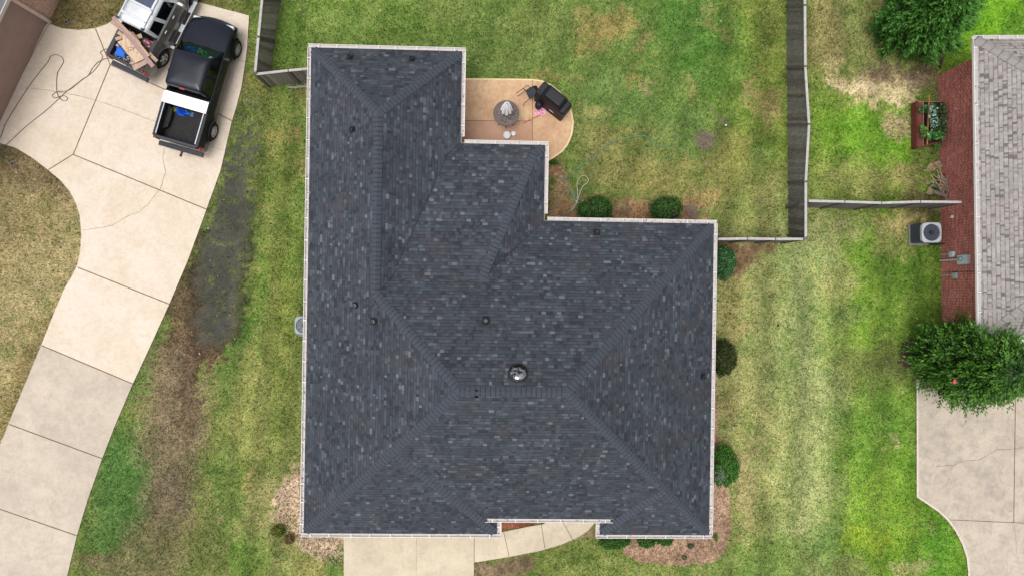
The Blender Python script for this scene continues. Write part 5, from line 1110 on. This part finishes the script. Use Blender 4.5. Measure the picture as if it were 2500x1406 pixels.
# ---------------------------------------------------------------- sticks, brush, logs
M_tw = mat('grey brown twigs', (150, 132, 120), .9, .25, 14); M_tw2 = mat('pale twigs', (176, 160, 134), .9, .2, 14)
def twig(b, p, ang, L, r, depth=2, z=.02, spread=.6, lift=.1):
    pts = [Vector(p)]; a = ang
    for k in range(5): a += random.uniform(-.22, .22); q = pts[-1]+Vector((math.cos(a), math.sin(a), random.uniform(-lift, lift)))*L/5; q.z = max(.012, q.z); pts.append(q)
    b.tube(pts, [r*(1-.13*k) for k in range(6)], 5)
    if depth:
        for k in range(random.randint(2, 4)): i = random.randint(1, 4); twig(b, pts[i], a+random.choice((-1, 1))*random.uniform(.3, spread+.3), L*random.uniform(.35, .6), r*.6, depth-1, z, spread, lift)
def brush(label, px, py, rad, n, L, m, zmax=.3, seed=1, name='brush_pile'):
    random.seed(seed); b = MB(); c = W(px, py, 0)
    for k in range(n):
        a = random.uniform(0, 6.28); r = rad*math.sqrt(random.random())*.7; p = c+Vector((r*math.cos(a)-.3*L*math.cos(a+2), r*math.sin(a)-.3*L*math.sin(a+2), random.uniform(.02, zmax*(1-r/rad)+.03))); twig(b, p, a+2+random.uniform(-.5, .5), L*random.uniform(.6, 1.1), .009, 1, lift=.12)
    tag(b.build(name, m, base=c), label, 'brush')
brush('round tangle of grey brown twigs on the back yard grass', 1718, 343, .36, 36, .75, M_tw, .3, 3)
brush('bare twiggy shrub next to the right round shrub below the yard', 1687, 517, .24, 40, .4, M_tw, .35, 4, 'dry_shrub')
brush('low dry twigs between the two round shrubs', 1530, 512, .3, 14, .5, mat('reddish twigs', (140, 112, 92), .9), .1, 5, 'dry_twigs')
def branch(label, p, q, m, r=.011, seed=1, depth=2, z=.03):
    random.seed(seed); a, c = W(*p, z), W(*q, z); d = c-a; b = MB(); twig(b, a, math.atan2(d.y, d.x), d.length, r, depth, lift=.04); tag(b.build('fallen_branch', m), label, 'branch')
branch('forked grey branch lying above the twig pile', (1729, 262), (1765, 305), M_tw, .01, 11); branch('thin branch between the twig pile and the white scrap, reaching right', (1738, 288), (1772, 296), M_tw, .009, 12)
branch('pale forked branch lying below the twig pile', (1706, 410), (1745, 382), M_tw2, .009, 13); branch('short dark forked branch in the lower right of the back yard', (1828, 505), (1848, 482), M_tw, .008, 14)
branch('dry branch in the upper back yard, alone on the green grass', (1590, 232), (1582, 200), M_tw2, .008, 15); branch('faint thin stick right of the green hose end', (1640, 322), (1668, 338), M_tw2, .007, 16)
b = MB(); b.box(W(1772, 306, .02), (.07, .045, .03), rz=.2); b.box(W(1773, 306, .035), (.03, .03, .02), rz=.6); tag(b.build('paper_scrap', M_white), 'small white scrap on the grass right of the twig pile', 'scrap')
# planter with vegetables
pc = lambda x, y: (2180+x/4.392, 200+y/4.392)
M_rw = mat('red brown timber', (122, 66, 54), .75, .18, 7, c2=(98, 52, 46)); M_soil = mat('dark soil', (52, 42, 36), .95, .3, 10)
pl = thing('raised_planter', 'raised red brown timber planter full of leafy vegetables beside the brick wall', 'planter', W(2275, 305, 0)); hz = .36
q = [W(*pc(*p), hz) for p in ((262, 215), (262, 705), (520, 640), (540, 215))]; bq = [Vector((v.x, v.y, 0)) for v in q]
for i in range(4):
    a, c = q[i], q[(i+1) % 4]; b = MB()
    for k in range(3): b.bar(Vector((a.x, a.y, .06+k*.12)), Vector((c.x, c.y, .06+k*.12)), .05, .114)
    b.build('side_board', M_rw, pl, world=True)
b = MB(); b.bar(q[0]+Vector((.1, 0, .01)), q[1]+Vector((.1, .02, .01)), .17, .04); b.build('bench_rail', M_rw, pl, world=True)
b = MB(); b.bar(q[0]+Vector((.21, 0, .012)), q[1]+Vector((.21, .06, .012)), .02, .05); b.bar(q[0]+Vector((0, .0, .03)), q[3]+Vector((-.05, .0, .03)), .02, .03); b.build('thin_trim', mat('pale trim wood', (170, 140, 124), .8), pl, world=True)
b = MB(); b.prism([v[:2] for v in q], .15, .28); b.build('soil', M_soil, pl, world=True)
b = MB(); b.bar(W(*pc(388, 148), .72), W(*pc(366, 675), .62), .035, .035); tag(b.build('garden_stake', mat('orange brown stake', (166, 110, 62), .7)), 'long orange brown stake laid across the planter', 'stake')
b = MB(); b.tube(curve([W(*pc(425, 835), .02), W(*pc(470, 770), .05), W(*pc(540, 690), .25), W(*pc(620, 635), .9), W(*pc(760, 565), 1.5)], 4), [.012]*17, 6); tag(b.build('fallen_branch', M_tw), 'long bare stick leaning from the lawn onto the brick wall below the planter', 'branch')
b = MB(); b.tube(curve([W(*pc(400, 165), .1), W(*pc(470, 135), .2), W(*pc(540, 108), .5)], 4), .010, 6); tag(b.build('fallen_branch', M_tw), 'short stick behind the planter near the brick wall', 'branch')
# logs and boards against the wall
def log(p, q, z0_, z1_, r, m, label, name='log', cat='log', flat=False):
    a, c = W(*pc(*p), z0_), W(*pc(*q), z1_); b = MB()
    if flat: b.bar(a, c, r*2, .04)
    else: pts = [a.lerp(c, k/6)+Vector((random.uniform(-.01, .01), random.uniform(-.01, .01), 0)) for k in range(7)]; b.tube(pts, [r*random.uniform(.92, 1.05) for _ in pts], 9)
    tag(b.build(name, m), label, cat, 'wood stacked at the brick wall')
M_lg = mat('grey bark', (156, 148, 142), .9, .25, 12, c2=(112, 104, 100)); M_lg2 = mat('dark bark', (120, 108, 102), .9, .3, 12)
log((500, 1000), (780, 1000), .3, .35, .045, M_rw, 'upper red brown board lying level against the brick wall', 'wooden_board', 'board', True); log((500, 1022), (778, 1022), .25, .3, .05, M_rw, 'lower red brown board just below the upper level one', 'wooden_board', 'board', True)
log((470, 1010), (735, 1125), .3, .55, .085, M_lg, 'topmost grey log slanting down from the rocks'); log((480, 1060), (715, 1185), .25, .5, .075, mat('reddish bark', (140, 82, 76), .9, .2, 10), 'reddish log between two grey logs')
log((430, 1110), (850, 1270), .2, .9, .07, M_lg2, 'long dark log reaching up to the gutter'); log((440, 1180), (740, 1290), .15, .5, .08, M_lg, 'lowest grey log nearest the fence rail')
def rock(px, py, r, m, label, seed, h=.8, name='rock', cat='rock', z=0.):
    rn = np.random.default_rng(seed); ph = rn.uniform(0, 6, 6); c = W(*pc(px, py), z+r*.4)
    b = MB(); b.grid(lambda u, v: c+Vector((math.cos(v*6.2832)*math.sin(u*math.pi), math.sin(v*6.2832)*math.sin(u*math.pi), h*math.cos(u*math.pi)))*r*(1+.2*math.sin(3*v*6.28+ph[0]+u*4)+.15*math.sin(u*7+ph[1])*math.cos(2*v*6.28+ph[2])), 12, 18)
    tag(b.build(name, m, base=(c.x, c.y, z)), label, cat)
M_rk = mat('tan limestone', (176, 154, 122), .9, .25, 9, c2=(140, 120, 96), bump=.01)
rock(480, 885, .17, M_rk, 'tan rock highest in the wood heap, against the wall', 1); rock(410, 915, .16, M_rk, 'tan rock left of the highest one in the wood heap', 2); rock(400, 1180, .15, M_rk, 'pale rock at the lower end of the wood heap', 3); rock(375, 1075, .10, M_rk, 'small tan rock in the middle left of the wood heap', 4)
rock(45, 425, .11, mat('cut stump wood', (190, 168, 130), .9, .3, 12), 'round pale cut stump on the bare patch of grass', 6, .6, 'tree_stump', 'stump')
random.seed(21); b = MB()
for p, q in (((370, 1000), (640, 1260)), ((300, 960), (440, 940)), ((440, 960), (530, 1230)), ((380, 1080), (780, 1200)), ((400, 1000), (610, 1150)), ((450, 1060), (660, 1080)), ((470, 930), (560, 1160)), ((560, 1170), (650, 1270)), ((390, 1020), (460, 1110)), ((480, 980), (700, 1240))):
    a, c = W(*pc(*p), .35), W(*pc(*q), .5); d = c-a; twig(b, a, math.atan2(d.y, d.x), d.length, .013, 1, lift=.1)
b.v = [v+Vector((0, 0, .18)) for v in b.v]; tag(b.build('brush_pile', M_tw2, base=W(*pc(500, 1100), 0)), 'tangle of pale dead branches heaped over the logs at the brick wall', 'brush')
# ---------------------------------------------------------------- foliage
M_leaf = leafmat('foliage', .5, .25)
def leaves(name, P, N, size, cols, parent=None, loc=(0, 0, 0), asp=.5, m=None, U=None):
    n = len(P); N = N/np.linalg.norm(N, axis=1, keepdims=True)
    if U is None: U = rng.normal(size=(n, 3))
    U = U-(U*N).sum(1, keepdims=True)*N; U /= np.linalg.norm(U, axis=1, keepdims=True)+1e-9; Wv = np.cross(N, U); s = size if np.ndim(size) else np.full(n, size); s = np.asarray(s)[:, None]
    V = np.stack([P-U*s*.5, P+Wv*s*asp*.5-U*s*.05, P+U*s*.55, P-Wv*s*asp*.5-U*s*.05], 1).reshape(-1, 3)
    return npmesh(name, V, 4, m or M_leaf, cols, parent, loc)
def lumpy(b, c, rx, ry, rz_, seed, amp=.12):
    ph = np.random.default_rng(seed).uniform(0, 6, 6)
    b.grid(lambda u, v: Vector(c)+Vector((rx*math.cos(v*6.2832)*math.sin(u*math.pi), ry*math.sin(v*6.2832)*math.sin(u*math.pi), rz_*math.cos(u*math.pi)))*(1+amp*math.sin(3*v*6.2832+ph[0]+3*u)+amp*.6*math.sin(7*v*6.2832+ph[1]+u*9)), 14, 26)
M_core = mat('inner twigs', (58, 52, 34), .95, .4, 25)
def shrub(label, px, py, rx, ry, h, cols, n=4200, size=.055, seed=1, group=None, name='round_shrub', cat='shrub', zc=None, holes=0):
    global rng; rng = np.random.default_rng(seed); c = W(px, py, h*.5); T = thing(name, label, cat, (c.x, c.y, 0), random.uniform(0, 6)*0, group)
    b = MB(); lumpy(b, (0, 0, h*.5), rx*.78, ry*.78, h*.38, seed); b.tube([(0, 0, 0), (0, 0, h*.3)], .03, 6); b.build('branches', M_core, T)
    D = rng.normal(size=(n, 3)); D[:, 2] = np.abs(D[:, 2])*1.0-.35*rng.random(n); D /= np.linalg.norm(D, axis=1, keepdims=True); az = np.arctan2(D[:, 1], D[:, 0])
    lump = 1+.05*np.sin(3*az+seed)+.07*np.sin(8*az+2*seed+D[:, 2]*5)+.07*np.sin(13*az+D[:, 2]*11); r = (rng.uniform(.74, 1.04, n))*lump
    if holes:
        k = (np.abs(az-holes) < .35) & (rng.random(n) < .75); D, r, az = D[~k], r[~k], az[~k]; n = len(D)
    P = D*r[:, None]*np.array([rx, ry, h*.52])+np.array([0, 0, h*.48]); P[:, 2] = np.maximum(P[:, 2], .02)
    N = D+rng.normal(size=(n, 3))*.7; ci = rng.integers(0, len(cols), n); C_ = lin_np(np.array(cols, float)[ci]*rng.uniform(.75, 1.25, (n, 1)))*.8
    leaves('foliage', P, N, rng.uniform(size*.6, size*1.3, n), C_, T, asp=.55); return T
GA = [(60, 108, 40), (76, 128, 48), (44, 84, 34), (86, 134, 56), (36, 68, 28)]
GBl = [(58, 112, 62), (78, 132, 76), (46, 92, 50), (110, 160, 104), (64, 118, 56)]
GC = [(40, 60, 26), (56, 78, 32), (32, 50, 22), (84, 96, 40), (100, 104, 44), (48, 70, 34)]
GD = [(84, 140, 44), (66, 122, 40), (104, 156, 56), (56, 106, 38), (76, 132, 60)]
gp = 'clipped round shrubs around the dark roofed house'
shrub('left dark green clipped shrub on the north side bed, beside the cream hose', 1453, 514, .66, .52, 1.05, GA, 9000, .05, 11, gp)
shrub('right dark green clipped shrub on the north side bed, next to a bare twiggy one', 1626, 514, .6, .52, 1.05, GA, 8000, .05, 12, gp, holes=-.9)
shrub('blue green shrub at the upper east side of the house, under the fence', 1766, 642, .4, .62, 1.15, GBl, 7000, .055, 13, gp)
shrub('dark mottled shrub with yellowish patches halfway down the east side', 1764, 872, .48, .68, 1.15, GC, 8000, .055, 14, gp)
shrub('bright green shrub lowest on the east side, by the mulch bed', 1767, 1136, .53, .76, 1.1, GD, 9000, .055, 15, gp)
shrub('patch of silvery leaves against the bright green east side shrub', 1752, 1150, .2, .42, 1.1, [(170, 180, 165), (140, 156, 135), (200, 205, 195), (90, 130, 80)], 2600, .04, 16, None, 'silver_shrub')
gh = 'low green shrubs under the front gutter'
M_H = [(56, 104, 34), (70, 122, 40), (44, 86, 28), (86, 138, 50)]
shrub('largest low green shrub under the front gutter, beside the walkway', 1500, 1316, .6, .34, .75, M_H, 6000, .05, 21, gh, 'low_shrub'); shrub('middle low green shrub under the front gutter', 1577, 1316, .34, .3, .7, M_H, 3500, .05, 22, gh, 'low_shrub'); shrub('right low green shrub under the front gutter, next to bare mulch', 1622, 1313, .32, .26, .7, M_H, 3200, .05, 23, gh, 'low_shrub')
shrub('green and bronze low plant on the tan bed at the lower left house corner', 678, 1296, .26, .22, .32, [(120, 140, 50), (90, 100, 36), (140, 130, 60), (70, 90, 30)], 900, .06, 24, None, 'low_plant', 'plant'); shrub('reddish brown low plant touching the green and bronze one', 706, 1316, .2, .2, .25, [(130, 100, 60), (96, 76, 46), (150, 120, 70)], 500, .05, 25, None, 'low_plant', 'plant')
shrub('tiny dull green weed in the mulch bed, upper of two', 1686, 1333, .13, .09, .16, [(96, 104, 70), (120, 124, 90)], 260, .05, 26, None, 'weed', 'weed'); shrub('tiny dull green weed in the mulch bed, lower of two', 1671, 1361, .1, .08, .14, [(110, 110, 76), (130, 126, 92)], 200, .05, 27, None, 'weed', 'weed')
shrub('small green weed at the lower right corner of the dark roofed house', 1748, 1312, .07, .16, .2, [(110, 150, 60), (90, 130, 44)], 260, .05, 28, None, 'weed', 'weed'); shrub('bright green weed at the patio edge by the gutter', 1352, 396, .17, .1, .2, [(76, 130, 40), (60, 110, 34)], 420, .06, 29, None, 'weed', 'weed')
# vegetables
rng = np.random.default_rng(31)
def veg(label, poly, n, cols, size, z0_, z1_, name='vegetable_plant'):
    P_ = [pc(*p) for p in poly]; xs = np.array([p[0] for p in P_]); ys_ = np.array([p[1] for p in P_]); o = []
    while len(o) < n:
        x, y = rng.uniform(xs.min(), xs.max()), rng.uniform(ys_.min(), ys_.max())
        if sdist(np.array([x]), np.array([y]), P_)[0] < 0: o.append(W(x, y, rng.uniform(z0_, z1_)))
    P = np.array(o); N = rng.normal(size=(n, 3))*.6+np.array([0, 0, 1.]); C_ = lin_np(np.array(cols, float)[rng.integers(0, len(cols), n)]*rng.uniform(.7, 1.25, (n, 1)))*.8
    tag(leaves(name, P, N, rng.uniform(size*.6, size*1.2, n), C_, asp=.8), label, 'plant')
veg('bushy dark green vegetable plants filling the right side of the planter', [(400, 230), (560, 230), (590, 450), (550, 640), (420, 620), (390, 400)], 520, [(48, 86, 44), (60, 104, 54), (38, 70, 38), (80, 120, 66)], .09, .5, .85)
veg('grey blue leaved plant in the centre of the planter', [(390, 240), (480, 280), (480, 480), (420, 520), (390, 400)], 110, [(130, 160, 146), (110, 146, 124), (160, 184, 172)], .10, .8, .95)
veg('bright green broad leaved plant at the lower left of the planter', [(290, 480), (350, 460), (370, 560), (330, 610), (295, 580)], 50, [(96, 160, 60), (80, 144, 50)], .13, .6, .75)
veg('green plant hanging over the upper left planter board', [(280, 270), (370, 250), (370, 330), (290, 330)], 70, [(60, 110, 56), (76, 126, 70)], .09, .58, .7)
veg('green seedlings along the lower edge of the planter', [(380, 520), (560, 540), (540, 620), (380, 630)], 80, [(96, 156, 70), (70, 130, 60)], .12, .7, .85)
veg('single bright green plant just outside the lower planter board', [(440, 660), (510, 660), (500, 715), (450, 710)], 30, [(90, 150, 54), (110, 170, 70)], .1, .15, .3)
# trees
b = MB(); b.tube([W(2295, 166, 0), W(2298, 152, .45), W(2302, 139, .9)], [.05, .045, .04], 8); tag(b.build('wooden_post', mat('dark weathered post', (96, 78, 68), .9, .2, 10)), 'short dark post leaning by the upper corner of the brick wall, below the conifer', 'post')
b = MB(); c = W(2333, 930, 3.3)
for k in range(5): b.lathe([(.001, -.03), (.05, 0), (.001, .03)], c+Vector((random.uniform(-.06, .06), random.uniform(-.05, .05), random.uniform(-.03, .05))), 8, cap=False)
tag(b.build('pink_blossom', mat('pink blossom', (226, 80, 110), .6, .2, 20)), 'small pink blossom cluster in the crown of the lower right tree', 'flower')
M_bark = mat('brown bark', (104, 84, 68), .9, .25, 10, bump=.01)
def spray_tree(label, base, hgt, R, nspray, cols, tipcol, leafs, size, seed, prof, droop=.3, name='tree', asp=.35, trunk_r=.11, lens=.5, stems=1, upz=.7):
    global rng; rng = np.random.default_rng(seed); random.seed(seed); T = thing(name, label, 'tree', (base.x, base.y, 0))
    b = MB()
    for s_ in range(stems):
        a = 2*math.pi*s_/max(1, stems); o_ = .12 if stems > 1 else 0
        b.tube([(o_*math.cos(a)*(1+k*.5), o_*math.sin(a)*(1+k*.5), hgt*.9*k/6) for k in range(7)], [trunk_r*(1-.13*k) for k in range(7)], 9)
    for k in range(70):
        z = hgt*random.uniform(.1, .85); a = random.uniform(0, 6.28); L = prof(z/hgt)*R*.85; b.tube([(0, 0, z-.2), (L*.5*math.cos(a), L*.5*math.sin(a), z), (L*math.cos(a), L*math.sin(a), z+.25)], [.03, .02, .008], 5)
    b.build('trunk', M_bark, T)
    tz = rng.random(nspray)**.85; az = rng.uniform(0, 2*np.pi, nspray); prf = np.array([prof(q) for q in tz])
    lump = 1+.12*np.sin(3*az+seed+tz*4)+.12*np.sin(7*az-tz*9)+.09*np.sin(11*az+tz*14); rad = prf*R*lump*(rng.uniform(.45, 1.0, nspray)**.6+(rng.random(nspray) < .12)*rng.uniform(0, .3, nspray)*(stems > 1))
    S0 = np.stack([rad*np.cos(az), rad*np.sin(az), tz*hgt], -1)
    dirv = np.stack([np.cos(az), np.sin(az), rng.normal(upz, .35, nspray)], -1)+rng.normal(size=(nspray, 3))*.25; dirv /= np.linalg.norm(dirv, axis=1, keepdims=True)
    L = rng.uniform(.6, 1.2, nspray)*lens; side = np.cross(dirv, rng.normal(size=(nspray, 3))*.3+np.array([0, 0, 1.])); side /= np.linalg.norm(side, axis=1, keepdims=True)
    ci = rng.integers(0, len(cols), nspray); cb = np.array(cols, float)[ci]*rng.uniform(.75, 1.25, (nspray, 1)); Ps, Ns, Us, Cs, Ss = [], [], [], [], []
    nm = np.cross(side, dirv)
    for k in range(leafs):
        t_ = k/(leafs-1); s_ = (-1)**k; sp = (1-t_*.75)*.42
        P = S0+dirv*(L*(t_-.35))[:, None]+side*(s_*L*sp*.28)[:, None]; P[:, 2] -= droop*L*t_**2*.5
        Ps.append(P); Us.append(dirv+side*s_*.8*(1-t_*.6)); Ns.append(nm+rng.normal(size=(nspray, 3))*.35); Cs.append(cb*(1-t_*.85)+(np.array(tipcol, float)*rng.uniform(.75, 1.2, (nspray, 1)))*(t_*.85)); Ss.append(size*rng.uniform(.75, 1.25, nspray)*(1-.35*t_))
    leaves('crown', np.concatenate(Ps), np.concatenate(Ns), np.concatenate(Ss), lin_np(np.clip(np.concatenate(Cs), 8, 240))*.8, T, asp=asp, U=np.concatenate(Us)); return T
spray_tree('dense dark green conifer with feathery sprays near the top right', W(2206, 72, 0), 3.7, 1.5, 4200, [(38, 84, 30), (50, 102, 36), (30, 68, 26), (62, 118, 42)], (118, 176, 74), 10, .16, 41, lambda t: (.8+.2*math.sin(min(1, t*2.2)*math.pi/2))*(1-t**2.2)**.55 if t < 1 else 0, .05, 'conifer_tree', .3, .13, .42, 1, .75)
spray_tree('broad green tree with pale tipped drooping shoots, overlapping the brick house roof at lower right', W(2286, 872, 0), 4.2, 1.32, 1900, [(40, 78, 28), (52, 96, 32), (30, 62, 24), (64, 108, 36)], (100, 150, 50), 9, .2, 43, lambda t: (.75+.35*math.sin(min(1, t*1.8)*math.pi/2))*(1-max(0, t-.1)**2.2)**.75 if t < 1 else 0, .2, 'crepe_tree', .42, .09, .75, 3, .45)

# ---------------------------------------------------------------- small litter on the lawns
rng = np.random.default_rng(77); n = 520
lx = rng.uniform(-19, 20, n); ly = rng.uniform(-10.8, 10.8, n); px, py = W2P(lx, ly); kp = ~((lx > -6.2) & (lx < 7.6) & (ly > -8.4) & (ly < 2.2))
for q_ in (DRIVE, RDRIVE, MDRIVE, WALK, PATIO): kp &= sdist(px, py, q_) > 2
P = np.stack([lx[kp], ly[kp], np.full(kp.sum(), .035)], -1); n = len(P); Nn = rng.normal(size=(n, 3))*.4+np.array([0, 0, 1.])
cl = np.array([(210, 205, 170), (180, 150, 100), (120, 84, 56), (225, 222, 200), (170, 170, 90), (96, 70, 50)], float)[rng.integers(0, 6, n)]
tag(leaves('fallen_leaves', P, Nn, rng.uniform(.03, .085, n), lin_np(cl)*.8, asp=.7), 'scattered small dry leaves and bits lying on the lawns', 'leaves', kind='stuff')
for poly, cs, nn, lb in ((BEDS[0][0], [(190, 160, 140), (140, 96, 76), (110, 80, 64), (205, 180, 160), (160, 110, 86)], 2600, 'wood chip mulch on the bed at the lower right house corner'),
                     (BEDS[6][0], [(215, 190, 165), (140, 100, 84), (120, 84, 70), (225, 205, 180), (90, 66, 56)], 1700, 'tan chips and brown leaf litter at the lower left house corner'),
                     (BEDS[1][0], [(170, 130, 96), (120, 84, 60), (190, 150, 110), (96, 66, 50)], 1800, 'brown leaf litter on the bed around the two clipped shrubs')):
    xs = [p[0] for p in poly]; ys_ = [p[1] for p in poly]; qx = rng.uniform(min(xs), max(xs), nn*3); qy = rng.uniform(min(ys_), max(ys_), nn*3); ok = sdist(qx, qy, poly) < -2; qx, qy = qx[ok][:nn], qy[ok][:nn]
    P = np.array([W(a, c, .012+.02*random.random()) for a, c in zip(qx, qy)]); n = len(P)
    tag(leaves('mulch', P, rng.normal(size=(n, 3))*.35+np.array([0, 0, 1.]), rng.uniform(.03, .09, n), lin_np(np.array(cs, float)[rng.integers(0, len(cs), n)])*.8, asp=.4), lb, 'mulch', kind='stuff')
b = MB(); c = W(1899, 792, .03)
for k in range(6): b.box(c+Vector((random.uniform(-.05, .05), random.uniform(-.05, .05), 0)), (.07, .03, .02), rz=random.uniform(0, 3))
tag(b.build('leaf_clump', mat('reddish leaf clump', (120, 66, 50), .9, .3, 20)), 'small reddish brown leaf clump alone on the east lawn', 'leaves')
